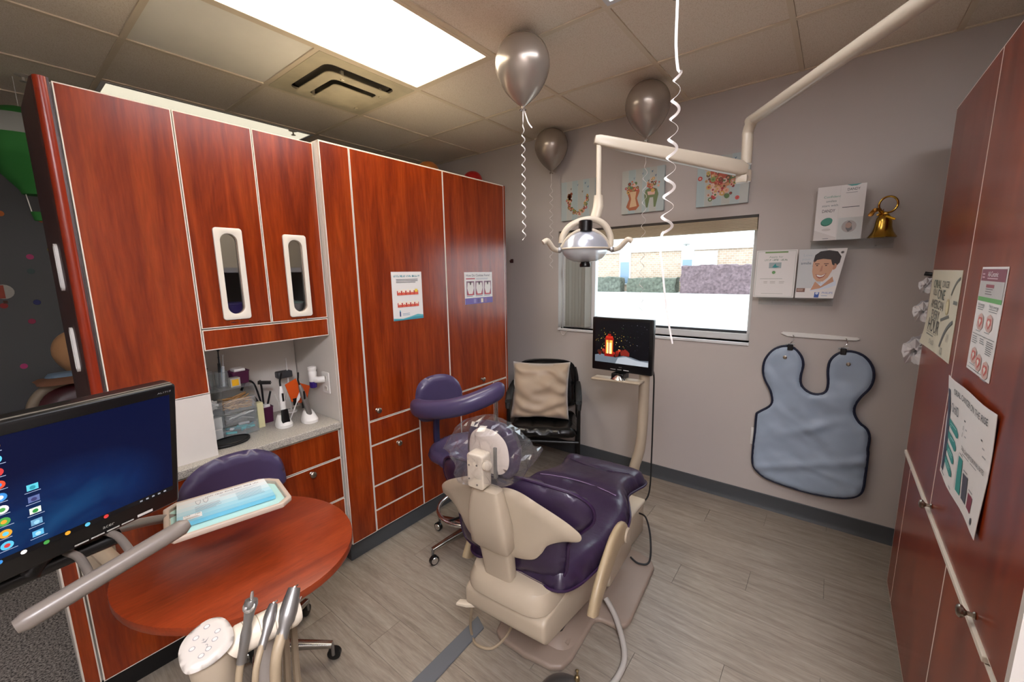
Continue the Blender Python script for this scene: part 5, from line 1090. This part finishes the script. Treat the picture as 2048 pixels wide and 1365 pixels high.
# ================================================================== back wall
def canvas(x0, x1, z0, z1, label, kind):
    c = thing('canvas_print', label, 'wall art', ((x0+x1)/2, YW, z0), group='tooth canvases above the window'); y = YW-.022
    obj('canvas', MB().bb(x0, x1, y, YW-.001, z0, z1), mat('pale_canvas', '#b4c2c2', .7), c, smooth=0, bevel=.002)
    s = Sheet((x0, y-.0003, z1), (x1, y-.0003, z1), (x1, y-.0003, z0), (x0, y-.0003, z0), (0, -1, 0)); rr = random.Random(kind)
    for i in range(6): s.rect(i/6+.003, 0, (i+1)/6-.003, 1, ('#b4b6ae', '#adb9b8', '#b6b9b2', '#a6b6b6', '#b2b5ad', '#aab8b7')[(i+kind) % 6], 0)
    pal = ['#b5483e', '#c98a68', '#d8a890', '#8a9a58', '#5f7a4a', '#a03038', '#c9a05a', '#d8b8a8', '#6a4a30']
    def fl(a, b, r, l): s.ell(a, b, r, rr.choice(pal), l, n=8); s.ell(a, b, r*.45, rr.choice(pal), l+.5, n=6)
    if kind == 1:
        for i in range(75):
            q = PI*(.02+.96*i/74); a = .5-.28*math.cos(q)+rr.gauss(0, .025); b = .42+.4*math.sin(q)+rr.gauss(0, .03); fl(a, b, rr.uniform(.006, .013), 2+i*.05)
        for i in range(10): s.ell(.26+rr.gauss(0, .02), .38+rr.gauss(0, .05), .012, '#8a4a2a', 2, n=8)
    elif kind == 2:
        s.poly([(.12, .45), (.2, .4), (.32, .44), (.4, .4), (.44, .5), (.38, .66), (.44, .84), (.36, .93), (.2, .93), (.12, .84), (.19, .66)], '#a9603e', 2); s.poly([(.2, .5), (.36, .5), (.34, .66), (.38, .84), (.2, .86), (.24, .66)], '#d2b088', 2.5)
        s.poly([(.58, .5), (.7, .44), (.84, .5), (.88, .62), (.82, .9), (.78, .9), (.76, .68), (.68, .68), (.64, .9), (.6, .9), (.55, .62)], '#6a7a50', 2); s.poly([(.62, .54), (.8, .54), (.79, .62), (.64, .62)], '#d8b0a0', 2.5)
        for i in range(40): fl((.28 if i % 2 else .71)+rr.gauss(0, .075), .4+rr.gauss(0, .06), rr.uniform(.006, .014), 3+i*.05)
    else:
        s.poly([(.25, .2), (.4, .15), (.6, .15), (.75, .22), (.74, .6), (.3, .6)], '#b5553c', 1.5)
        for i in range(85): fl(.5+rr.gauss(0, .16), .58+rr.gauss(0, .16), rr.uniform(.008, .017), 2+i*.04)
    for a, b in ((.3, .2), (.72, .1), (.8, .2), (.5, .12), (.64, .3)): s.poly([(a, b), (a-.03, b-.035), (a-.01, b-.005), (a+.03, b-.03), (a+.01, b+.01), (a+.02, b+.03), (a-.005, b+.012), (a-.025, b+.028)], rr.choice(('#4a6a8a', '#5a4a3a', '#7a8aa0')), 6)
    s.build(c)
canvas(-1.80, -1.503, 1.975, 2.272, 'canvas of a curved floral garland between the two far wall balloons', 1)
canvas(-1.288, -.982, 1.979, 2.278, 'canvas of two floral tooth shapes behind a balloon ribbon', 2)
canvas(-.771, -.468, 1.974, 2.275, 'canvas of a dense rose bouquet behind the dental light arm', 3)
# lead apron on its hook rail
C6 = lambda a, b: (1350+a*.3408, 440+b*.3408); Z1 = lambda a, b: (1350+a*.3554, 880+b*.3554)
ap = [C6(*p) for p in ((665, 742), (620, 745), (570, 770), (530, 820), (518, 880), (530, 940), (560, 1000), (572, 1060), (555, 1095), (490, 1130), (478, 1150), (470, 1250))]+[Z1(*p) for p in ((441, 40), (437, 130), (460, 175), (520, 220), (640, 265), (760, 300), (880, 322), (960, 328), (1020, 318), (1055, 285), (1070, 200), (1085, 80))]+[C6(*p) for p in ((1130, 1350), (1140, 1280), (1125, 1230), (1080, 1190), (1052, 1140), (1055, 1090), (1090, 1040), (1140, 990), (1165, 930), (1160, 870), (1130, 820), (1080, 785), (1010, 772), (950, 790), (910, 830), (898, 890), (900, 960), (885, 1010), (840, 1025), (790, 1015), (750, 985), (735, 950), (740, 900), (752, 850), (740, 800), (700, 755))]
AY = YW-.035
ao = [(p.x, p.z) for p in (pl(a, b, 1, AY) for a, b in ap)]; ao = [(p[0], p[1]) for p in spl([(a, b, 0) for a, b in ao], 3)]
t = thing('lead_apron', 'light blue lead apron with navy binding hanging on the back wall', 'apron', (-.04, YW-.03, .28))
def aw(x, z):
    return .010*noise.noise(Vector((x*7, z*9, 0)))+.010*noise.noise(Vector((x*11+z*9, z*4-x*3, 4)))+.016*math.exp(-((z-.62-.5*(x+.04))/.03)**2)*math.exp(-((x+.02)/.12)**2)+.008*math.exp(-((z-.6+.6*(x+.04))/.025)**2)*math.exp(-((x+.1)/.1)**2)+.013*math.exp(-((z-.40-.35*x)/.025)**2)+.007*math.exp(-((z-.36+.2*x)/.018)**2)*(x > -.1)+.003*noise.noise(Vector((x*25, z*22, 7)))
apm = mat('blue_apron_vinyl', '#98a7b8', .36, var=.04, vs=9)
obj('panel', MB().puff(ao, .016, .012, .016, .03, lambda a, b, h: (a, AY-h, b), aw), apm, t, smooth=75)
obj('binding', MB().tube([(a, AY, b) for a, b in ao], .0075, 8, True, flat=(1, 1)), mat('navy_binding', '#161c33', .6), t)
for px in (C6(645, 808), C6(1018, 849)):
    p = pl(*px, 1, AY-.02); e = obj('eyelet', MB().lathe([(.011, 0), (.011, .002), (.006, .004), (.005, .001)], 16, p+Vector((0, .004, 0)), (0, -1, 0)), nickel, t)
t = thing('hook_rail', 'white pointed wall rail with two hooks above the lead apron', 'hook rail', (-.05, YW, 1.15))
rl = [pl(a, b, 1, YW-.008) for a, b in ((1561, 667), (1566, 664), (1640, 669), (1715, 676), (1720, 679), (1713, 682), (1640, 678), (1575, 673))]
obj('rail', MB().prism([(p.x, p.z) for p in rl], YW-.012, YW-.001, lambda a, b, h: (a, h, b)), whitep, t, smooth=0, bevel=.002)
for px in ((1586, 672), (1692, 679)):
    p = pl(*px, 1, YW-.014); obj('hook', MB().tube(spl([p+Vector((0, 0, .004)), p+Vector((.008, -.012, -.01)), p+Vector((.004, -.02, -.028)), p+Vector((-.006, -.02, -.04)), p+Vector((-.008, -.02, -.05))], 5, False), .0022, 8), chrome, t)
    obj('clip', MB().bb(p.x-.02, p.x+.008, AY-.02, AY+.0, p.z-.085, p.z-.045), black, t, smooth=0, bevel=.004); obj('clip_lever', MB().tube([(p.x-.03, AY-.015, p.z-.05), (p.x+.016, AY-.015, p.z-.046)], .004, 8), steel, t)
# acrylic shelves
def shelf(x0, x1, z, label):
    g = thing('acrylic_shelf', label, 'shelf', ((x0+x1)/2, YW, z-.04)); obj('ledge', MB().bb(x0, x1, YW-.11, YW, z-.004, z), acr_s, g, smooth=0); obj('back_lip', MB().bb(x0, x1, YW-.005, YW-.001, z-.05, z-.004), acr_s, g, smooth=0)
    for k in (.2, .8): obj('screw', MB().lathe([(.004, 0), (.004, .003), (0, .004)], 10, (x0+(x1-x0)*k, YW-.005, z-.035), (0, -1, 0)), steel, g)
shelf(-.13, .225, 1.716, 'clear acrylic wall shelf holding the brass bell'); shelf(-.37, -.0, 1.398, 'clear acrylic wall shelf holding the smile poster')
SY = YW-.085
def stand(px, label, tilt=.0):
    c = [pl(a, b, 1, SY) for a, b in px]; z = min(c[2].z, c[3].z); return c
def stand_sheet(name, label, x0, x1, z0, z1, y, slant=0., m=None):
    c = [(x0, y+.02, z1), (x1, y+.02, z1), (x1-slant, y, z0), (x0, y, z0)]; t = thing(name, label, 'poster', ((x0+x1)/2, y, z0)); s = Sheet(*c, (0, -1, -.06)); s.backing(.003, m or paper, t, 'sheet'); return t, s
a0 = pl(1626, 481, 1, SY-.0); a1 = pl(1722, 474, 1, SY); a2 = pl(1738, 373, 1, SY)
t, s = stand_sheet('brochure_stand', 'white brochure stand with green oval logo beside the brass bell', a0.x, a1.x+.0, 1.7165, 2.005, SY)
s.text(.14, .17, .012, 'Confident', '#5a9a84', width=.36); s.text(.2, .25, .012, 'smiles', '#6a7a78', width=.22); s.text(.12, .33, .012, 'start with', '#6a7a78', width=.34); s.text(.13, .42, .017, 'DANDY', '#2a2a2c', width=.28)
s.ell(.25, .66, .026, '#2f6a58', 1, asp=.8, rot=-.3); s.ell(.26, .645, .025, '#3f8a74', 2, asp=.75, rot=-.3); s.ell(.26, .8, .02, '#c9c4be', 1, asp=.35); s.poly([(.0, .8), (.48, .95), (.48, 1), (0, 1)], '#cfc9c4')
s.lines(.2, .96, .34, 1, .02, .012, '#8a8a8a', 2); s.rect(.48, 0, .484, 1, '#c8c4c0', 2); s.text(.62, .06, .014, 'DANDY', '#2a2a2c', width=.26); s.poly([(.6, .0), (.9, .0), (.8, .03), (.7, .03)], '#5aa09a', 2); s.lines(.6, .14, .9, 1, .02, .01, '#9a9a9a'); s.lines(.55, .4, .95, 1, .02, .012, '#5a5a5a')
pk = obj('leaflet_pocket', MB().bb(a0.x+.5*(a1.x-a0.x), a1.x-.004, SY-.022, SY-.004, 1.7165, 1.83), acr_s, t, smooth=0)
s.ell(.73, .76, .032, '#b9a8a0', 2); s.poly([(.66, .72), (.72, .66), (.78, .7), (.8, .82), (.72, .86), (.67, .8)], '#4a4040', 3); s.ell(.72, .74, .013, '#b98a74', 4, asp=1.2); s.build(t)
a0 = pl(1506, 590, 1, SY); a1 = pl(1587, 590, 1, SY)
t, s = stand_sheet('notice_sheet', 'white framed notice with green bar beside the smile poster', a0.x, a1.x, 1.3985, 1.675, SY)
s.rect(.03, .02, .97, .024, '#6a7a6a'); s.rect(.03, .02, .037, .98, '#9aa89a'); s.rect(.963, .02, .97, .98, '#9aa89a'); s.rect(.03, .976, .97, .98, '#9aa89a'); s.rect(.22, .03, .78, .06, '#7a9a60', 2)
s.text(.5, .12, .011, 'Apply for', '#8a9a8a', 'C', width=.34); s.scrawl(.22, .78, .185, .04, '#8a9a8a', 17); s.rect(.34, .26, .64, .38, '#9aa8a8'); s.poly([(.42, .36), (.5, .28), (.52, .33), (.6, .35), (.5, .37)], '#2f8a8a', 2); s.ell(.47, .47, .009, '#6a9a60', 2); s.lines(.14, .6, .85, 1, .03, .01, '#a8a8a0'); s.lines(.24, .66, .34, 2, .03, .012, '#b5b0a8'); s.lines(.4, .66, .54, 2, .03, .012, '#b5b0a8'); s.lines(.62, .66, .76, 2, .03, .012, '#b5b0a8'); s.lines(.2, .92, .8, 1, .02, .008, '#a8a8a0'); s.build(t)
a0 = pl(1590, 592, 1, SY); a1 = pl(1664, 594, 1, SY)
t, s = stand_sheet('smile_poster', 'poster of a smiling dark haired man in a white shirt on the acrylic shelf', a0.x, a1.x+.045, 1.3985, 1.672, SY, .04)
s.rect(0, 0, .6, .8, '#c2c4c4', 0, 2); s.text(.1, .09, .014, 'Love', '#a8b4bc', width=.2); s.text(.08, .17, .014, 'your', '#a8b4bc', width=.2); s.text(.06, .25, .016, 'smile', '#4a5a6a', width=.24)
s.poly([(.36, .86), (.42, .72), (.6, .7), (.88, .6), (.95, .66), (.98, .74), (.7, .82)], '#cfd6e0', 1); s.poly([(.38, .84), (.46, .66), (.62, .76), (.84, .56), (.9, .66), (.6, .8)], '#c49274', 2)
s.poly([(.34, .26), (.36, .12), (.46, .05), (.64, .03), (.82, .06), (.92, .16), (.92, .28), (.86, .36), (.8, .42), (.34, .36)], '#2a1f1c', 3)
s.poly([(.34, .26), (.44, .2), (.6, .19), (.74, .22), (.8, .3), (.8, .44), (.74, .58), (.64, .66), (.5, .66), (.4, .58), (.35, .46)], '#c89a7c', 4); s.ell(.82, .36, .011, '#b98468', 3.5, asp=1.6)
s.poly([(.36, .28), (.38, .16), (.5, .11), (.68, .12), (.8, .2), (.82, .34), (.77, .32), (.72, .22), (.55, .2), (.42, .22)], '#2a1f1c', 5)
for a in (.44, .64): s.ell(a, .335, .005, '#3a2a24', 6, asp=.55); s.rect(a-.055, .295, a+.05, .308, '#3a2822', 6)
s.poly([(.54, .34), (.57, .34), (.58, .45), (.52, .46)], '#b5836a', 5.5); s.poly([(.44, .51), (.58, .53), (.69, .49), (.64, .57), (.55, .6), (.48, .57)], '#9a5a4c', 6); s.poly([(.46, .52), (.58, .54), (.67, .505), (.62, .555), (.55, .57), (.49, .555)], '#e8e2dc', 7)
s.rect(.02, .80, .24, .88, '#7a5648', 2); s.lines(.04, .82, .2, 2, .025, .01, '#d0b8a8', 3); s.rect(.5, .88, .62, .99, '#3a58a0', 2); s.ell(.56, .9, .008, '#c9d0e0', 3); s.text(.68, .87, .011, 'PHILIPS', '#6a80b8', width=.27); s.lines(.68, .945, .84, 1, .02, .012, '#9aa8c0', 2); s.ell(.92, .08, .009, '#c9c4c0', 8); s.ell(.92, .08, .006, '#4a4440', 9); s.build(t)
# brass bell
b0 = pl(1763, 478, 1, SY); bx = b0.x
t = thing('brass_bell', 'polished brass hand bell with ring handle on the acrylic shelf', 'bell', (bx, SY, 1.7165))
obj('bell', MB().lathe([(.058, 0), (.06, .003), (.054, .012), (.043, .03), (.036, .055), (.034, .08), (.03, .1), (.02, .115), (.008, .12), (0, .121)], 28, (bx, SY, 1.7165)), brass, t)
obj('ring_handle', MB().tube([(bx+.01+.036*math.cos(q), SY, 1.7165+.165+.04*math.sin(q)) for q in [2*PI*i/32 for i in range(32)]], .005, 8, True), brass, t)
bw_ = obj('bow', MB().loft([((bx-.02, SY-.01, 1.86), (.006, 0, 0), (0, .004, .006)), ((bx-.045, SY-.015, 1.855), (.01, 0, .006), (0, .004, .012)), ((bx-.055, SY-.015, 1.835), (.012, 0, 0), (0, .004, .008))], 10, 2), mat('gold_bow', '#8a5a1e', .3, .8), t)
for a, d in ((-.03, (-.6, -.3, .5)), (.0, (.1, -.5, .8)), (.03, (.9, -.3, -.2)), (-.01, (-.9, -.2, -.3))): v = Vector(d).normalized(); p = Vector((bx-.01, SY-.012, 1.838)); obj('leaf', MB().tube([p, p+v*.012, p+v*.024], [.004, .009, .002], 8, flat=(1, .4)), brass, bw_)
obj('tag_bar', MB().tube([(bx+.005, SY-.03, 1.822), (bx+.04, SY-.035, 1.803)], .006, 6, flat=(1, .5)), mat('bright_gold', '#d9a72e', .25, .9), t)
# small things on the wall
g = thing('wall_hook', 'tiny maroon hook on the back wall beside the tall cabinets', 'hook', (-2.35, YW, 1.65)); hp0 = Vector((-2.33, YW, 1.675)); obj('plate', MB().box(hp0+Vector((0, -.003, 0)), (.03, .006, .035)), mat('maroon_hook', '#3f1c1c', .4), g, bevel=.003); obj('prong', MB().tube(spl([hp0+Vector((0, -.005, -.008)), hp0+Vector((0, -.025, -.014)), hp0+Vector((0, -.03, .006))], 4, False), .004, 8), mat('maroon_hook', '#3f1c1c', .4), g)
g = thing('wall_outlet', 'white wall outlet edge showing beside the lead apron', 'outlet', (-.325, YW, .42)); p = pl(1507, 872, 1, YW); obj('plate', MB().box((p.x+.02, YW-.004, p.z), (.07, .007, .115)), whitep, g, bevel=.002); obj('socket', MB().box((p.x+.02, YW-.009, p.z), (.03, .003, .07)), mat('socket_ivory', '#cfcbc2', .4), g, bevel=.001)
# white masks hung behind the right cabinet
mskm = mat('white_mask', '#d6d4d4', .7)
for k, (px, py, r, lb) in enumerate(((1856, 570, .026, 'small bunch of white masks topmost on the cabinet side'), (1848, 622, .034, 'white ruffled mask bunch hanging between two others'), (1832, 700, .045, 'largest white ruffled mask bunch lowest on the cabinet side'))):
    c_ = pl(px, py, 1, RY1+.06); g = thing('mask_bunch', lb, 'masks', (c_.x, RY1+.06, c_.z-r), group='mask bunches beside the dark cabinet')
    for j in range(7):
        mb = MB(); rr = random.Random(k*10+j); a = -.9+.3*j; n = 12; vs = []
        for i in range(n+1):
            for e in (0, 1): q = 2*PI*i/n; w = r*(.35+.75*e)*(1+.18*math.sin(5*q+j)); vs.append((c_.x+w*math.cos(q)*.8+.004*j-.01, c_.y+.012*math.sin(3*q+j)*e+(j-3)*.006, c_.z+w*math.sin(q)*1.15+a*r*.25))
        mb.add(vs, [(2*i, 2*i+1, 2*i+3, 2*i+2) for i in range(n)]); obj('fold', mb, mskm, g, smooth=0)
    obj('tie', MB().tube([(c_.x+.02, RY1+.0185, c_.z+r*.5), (c_.x, c_.y, c_.z+r*.3)], .002, 6), mskm, g)
p = pl(1857, 549, 1, RY1+.04); tag(obj('black_hook', MB().tube(spl([(XC+.03, RY1+.0185, p.z), (p.x+.01, RY1+.04, p.z), (p.x-.012, RY1+.045, p.z+.004)], 4, False), [.006]*4+[.009]*5, 10), black), 'small black hook above the white masks on the cabinet side', 'hook')
# ================================================================== balloons
def ribbon(path, w, m, parent, amp=0, freq=0, tw=0):
    mb = MB(); vs = []; n = len(path)
    for i, p in enumerate(path):
        d = (path[min(i+1, n-1)]-path[max(i-1, 0)]).normalized(); a = tw*i; u = Vector((math.cos(a), math.sin(a), 0)); u = (u-d*u.dot(d)).normalized(); nn = d.cross(u)*.0004
        vs += [p-u*w/2-nn, p+u*w/2-nn, p+u*w/2+nn, p-u*w/2+nn]
    fs = [(4*i+j, 4*i+(j+1) % 4, 4*i+4+(j+1) % 4, 4*i+4+j) for i in range(n-1) for j in range(4)]+[(3, 2, 1, 0), (4*n-4, 4*n-3, 4*n-2, 4*n-1)]
    mb.add(vs, fs); return obj('ribbon', mb, m, parent)
def curl(p0, L, r, pitch, straight=.12, n=16, ph=0, end=0.):
    out = [p0+Vector((0, 0, -straight*k/6)) for k in range(6)]; z = 0; i = 0
    while z < L-straight-end:
        f = min(1, z/.08); q = 2*PI*z/pitch+ph; out.append(p0+Vector((r*f*math.cos(q), r*f*math.sin(q), -straight-z))); z += pitch/n
    if end: e = out[-1]; out += [e+Vector((.01*k, 0, -end*k/5)) for k in range(1, 6)]
    return out
def balloon(c, R, label, rib, m=balloonm, grp='silver balloons floating at the ceiling'):
    c = Vector(c); t = thing('balloon', label, 'balloon', tuple(c), group=grp)
    prof = [(0.001, 1.0), (.3, .96), (.58, .83), (.82, .6), (.96, .3), (1, 0), (.97, -.25), (.86, -.55), (.68, -.85), (.46, -1.1), (.24, -1.3), (.1, -1.4)]
    pr = [(p[0]*R, p[1]*R) for p in spl([(a, b, 0) for a, b in reversed(prof)], 4, False)]
    obj('skin', MB().lathe([(max(a, .0005), b) for a, b in pr], 40, c), m, t, smooth=80)
    obj('knot', MB().lathe([(.1*R, -1.4*R), (.055*R, -1.44*R), (.06*R, -1.48*R), (.13*R, -1.55*R), (.1*R, -1.56*R), (.02*R, -1.5*R)], 16, c), m, t)
    if rib: rib(t, c+Vector((0, 0, -1.44*R)))
def place(px, top, R):
    p = pl(*top, 2, ZC); return p
R1 = .128
c = dp(1045, 132, 1.93); c.z = ZC-R1-.003
def rb1(t, p):
    ribbon(curl(p, .62, .008, .045, .06, ph=1), .005, ribbonm, t, tw=.2); ribbon(spl([p, p+Vector((.008, .008, -.03)), p+Vector((.02, .015, -.07)), p+Vector((.035, .025, -.095))], 5, False), .006, ribbonm, t, tw=.05)
balloon(c, R1, 'silver balloon with a long curled ribbon under the ceiling beside the light panel', rb1)
c = dp(1295, 220, 2.42); c.z = ZC-R1-.003
def rb2(t, p): ribbon(curl(p, 1.15, .012, .07, .12), .0028, ribbonm, t, tw=.3)
balloon(c, R1, 'silver balloon above the tooth canvas with a thin clear ribbon', rb2)
c = dp(1106, 300, 3.2); c.z = ZC-R1-.003; c.y = min(c.y, YW-R1-.004)
def rb3(t, p): ribbon(curl(p, .75, .012, .06, .08), .003, ribbonm, t, tw=.3)
balloon(c, R1, 'silver balloon in the back corner over the garland canvas', rb3)
c = dp(1355, 0, 1.17); c.z = ZC-R1-.003
def rb4(t, p):
    pts = [dp(a, b, 1.16) for a, b in ((1354, 30), (1352, 90), (1356, 140))]
    path = [p]+pts; q0 = pts[-1]; L = q0.z-dp(1325, 480, 1.16).z; n = 110
    for i in range(1, n):
        f = i/n; q = 2*PI*f*8.5; b_ = q0.lerp(dp(1332, 470, 1.16), f); r = .009+.006*f; path.append(b_+Vector((r*math.cos(q), r*math.sin(q), 0)))
    path += [dp(a, b, 1.16) for a, b in ((1320, 492), (1325, 540), (1333, 620), (1345, 688))]
    ribbon(spl(path, 2, False), .0075, ribbonm, t, tw=.06)
balloon(c, R1, 'silver balloon with the longest wide white ribbon hanging before the window', rb4)
# colourful balloons peeking over the tall cabinets
for px, col, lb in (((856, 334), '#c87a3a', 'orange balloon peeking above the cherry cabinet top'), ((945, 352), '#b01e1e', 'red balloon peeking above the cherry cabinet top')):
    p = pl(*px, 1, 2.88 if px[0] > 900 else 2.55); R_b = .09 if 'red' in lb else .1; balloon((p.x, min(p.y, YW-R_b-.003), p.z-R_b*.55), R_b, lb, lambda t, q: ribbon(curl(q, .5, .008, .05, .1), .004, ribbonm, t), mat('balloon_'+col[1:], col, .3), 'coloured balloons behind the cabinets')
# ================================================================== dim room behind the cabinets
t = thing('paper_lantern', 'green and white hot air balloon paper lantern hanging in the dim room', 'lantern', (-3.6, .26, 1.9))
lc = Vector((-3.6, .26, 2.30)); lr = .19
def lan(z0, z1, m, nm):
    pr = []; k = 14
    for i in range(k+1):
        z = z0+(z1-z0)*i/k; r = lr*math.sqrt(max(0.02, 1-(z/.2)**2)) if z > -.06 else max(.05, lr*.954*(1-(-.06-z)/.26)); pr.append((r*(1+.012*(i % 2)), z))
    obj(nm, MB().lathe(pr, 30, lc), m, t)
lan(.03, .14, mat('lantern_white', '#8a8c88', .8), 'white_band'); lan(.14, .198, mat('lantern_green', '#256b2a', .8), 'crown'); lan(-.26, .03, MATS['lantern_green'], 'lower_shade')
for a in (-1, 1): obj('cord', MB().tube([lc+Vector((0, a*.035, -.26)), lc+Vector((0, a*.025, -.36))], .0025, 6), whitep, t)
obj('basket', MB().lathe([(.022, -.40), (.028, -.37), (.032, -.355), (.028, -.352)], 16, lc), MATS['lantern_green'], t)
obj('hanger', MB().tube([lc+Vector((0, 0, .198)), (lc.x, lc.y, ZC-.007)], .0015, 6), whitep, t)
stk = [(35, 345, '#2a4a7a'), (0, 427, '#b5622a'), (83, 440, '#a04a2a'), (60, 514, '#a83a6a'), (102, 500, '#8a7a2a'), (74, 605, '#22265a'), (64, 643, '#8a2a4a'), (128, 672, '#b02a52'), (48, 733, '#b03a72'), (62, 543, '#3a4a4a'), (8, 612, '#8a2a2a')]
nm_ = {'#2a4a7a': 'blue', '#b5622a': 'orange', '#a04a2a': 'rust', '#a83a6a': 'pink', '#8a7a2a': 'olive', '#22265a': 'navy', '#8a2a4a': 'plum', '#b02a52': 'crimson', '#b03a72': 'magenta', '#3a4a4a': 'slate', '#8a2a2a': 'brick red'}
for a, b, c_ in stk:
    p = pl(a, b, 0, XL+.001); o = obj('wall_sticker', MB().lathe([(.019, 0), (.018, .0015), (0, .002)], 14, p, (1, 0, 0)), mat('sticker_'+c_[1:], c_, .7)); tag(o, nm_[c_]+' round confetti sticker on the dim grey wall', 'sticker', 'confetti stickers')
g = thing('wall_decal', 'small hot air balloon decal on the dim grey wall', 'decal', (XL, .08, 1.4)); p = pl(8, 590, 0, XL+.002); obj('envelope', MB().lathe([(.05, 0), (.048, .002), (0, .003)], 18, p+Vector((0, 0, .02)), (1, 0, 0)), mat('decal_white', '#9a9690', .7), g); obj('stripe', MB().box(p+Vector((.004, -.01, .02)), (.002, .03, .09)), mat('decal_red', '#8a3a2a', .7), g, smooth=0); obj('gondola', MB().box(p+Vector((.003, 0, -.05)), (.003, .02, .02)), mat('decal_brown', '#4a2a1a', .7), g, smooth=0)
# chair with blanket and peach balloon
t = thing('recliner', 'dark red recliner with cream rim in the dim room', 'chair', (-3.75, .35, 0))
rm = mat('oxblood_vinyl', '#3a0d12', .4); ro = [(p[0], p[1]) for p in spl([(a, b, 0) for a, b in ((-.3, .35), (-.31, .7), (-.26, .86), (-.12, .92), (.12, .92), (.26, .86), (.31, .7), (.3, .35))], 4)]
obj('backrest', MB().puff(ro, .05, .03, .05, .06, lambda a, b, h: (-3.75+h+.1*(b-.35)*-1, .40+a, b)), rm, t, smooth=70)
obj('rim', MB().tube([(-3.76-.1*(b-.35), .40+a*1.04, b+.01) for a, b in ro], .028, 10, True), mat('recliner_rim', '#8a7c6a', .5), t)
obj('seat', MB().bb(-3.72, -3.2, .14, .66, .34, .46), rm, t, bevel=.04, bseg=3)
obj('pedestal', MB().bb(-3.65, -3.3, .25, .55, 0, .34), cream, t, smooth=0, bevel=.02)
t = thing('folded_blanket', 'brown blanket draped over the recliner back', 'blanket', (-3.78, .38, .93)); obj('cloth', MB().puff([(p[0], p[1]) for p in spl([(a, b, 0) for a, b in ((-.24, -.12), (0, -.14), (.24, -.12), (.26, .05), (.2, .12), (-.2, .12), (-.26, .05))], 4)], .014, .004, .03, .02, lambda a, b, h: (-3.80+b, .38+a, .952+h-.9*b*b-.05*abs(b)), lambda x, y: .01*noise.noise(Vector((x*12, y*12, 0)))), mat('brown_cloth', '#7a5440', .8), t, smooth=70); obj('blue_cloth', MB().puff([(p[0], p[1]) for p in spl([(a, b, 0) for a, b in ((-.2, -.05), (-.05, -.06), (-.06, .06), (-.2, .05))], 4)], .02, .002, .02, .02, lambda a, b, h: (-3.82+b, .38+a, .966+h)), mat('blue_cloth', '#6a7f96', .8), t, smooth=70)
balloon((-3.98, .36, 1.1), .14, 'peach balloon resting behind the recliner', lambda t, q: obj('ribbon', MB().tube([q, q+Vector((0, 0, -.3))], .001, 5), ribbonm, t), mat('balloon_peach', '#b58a62', .35), 'coloured balloons behind the cabinets')
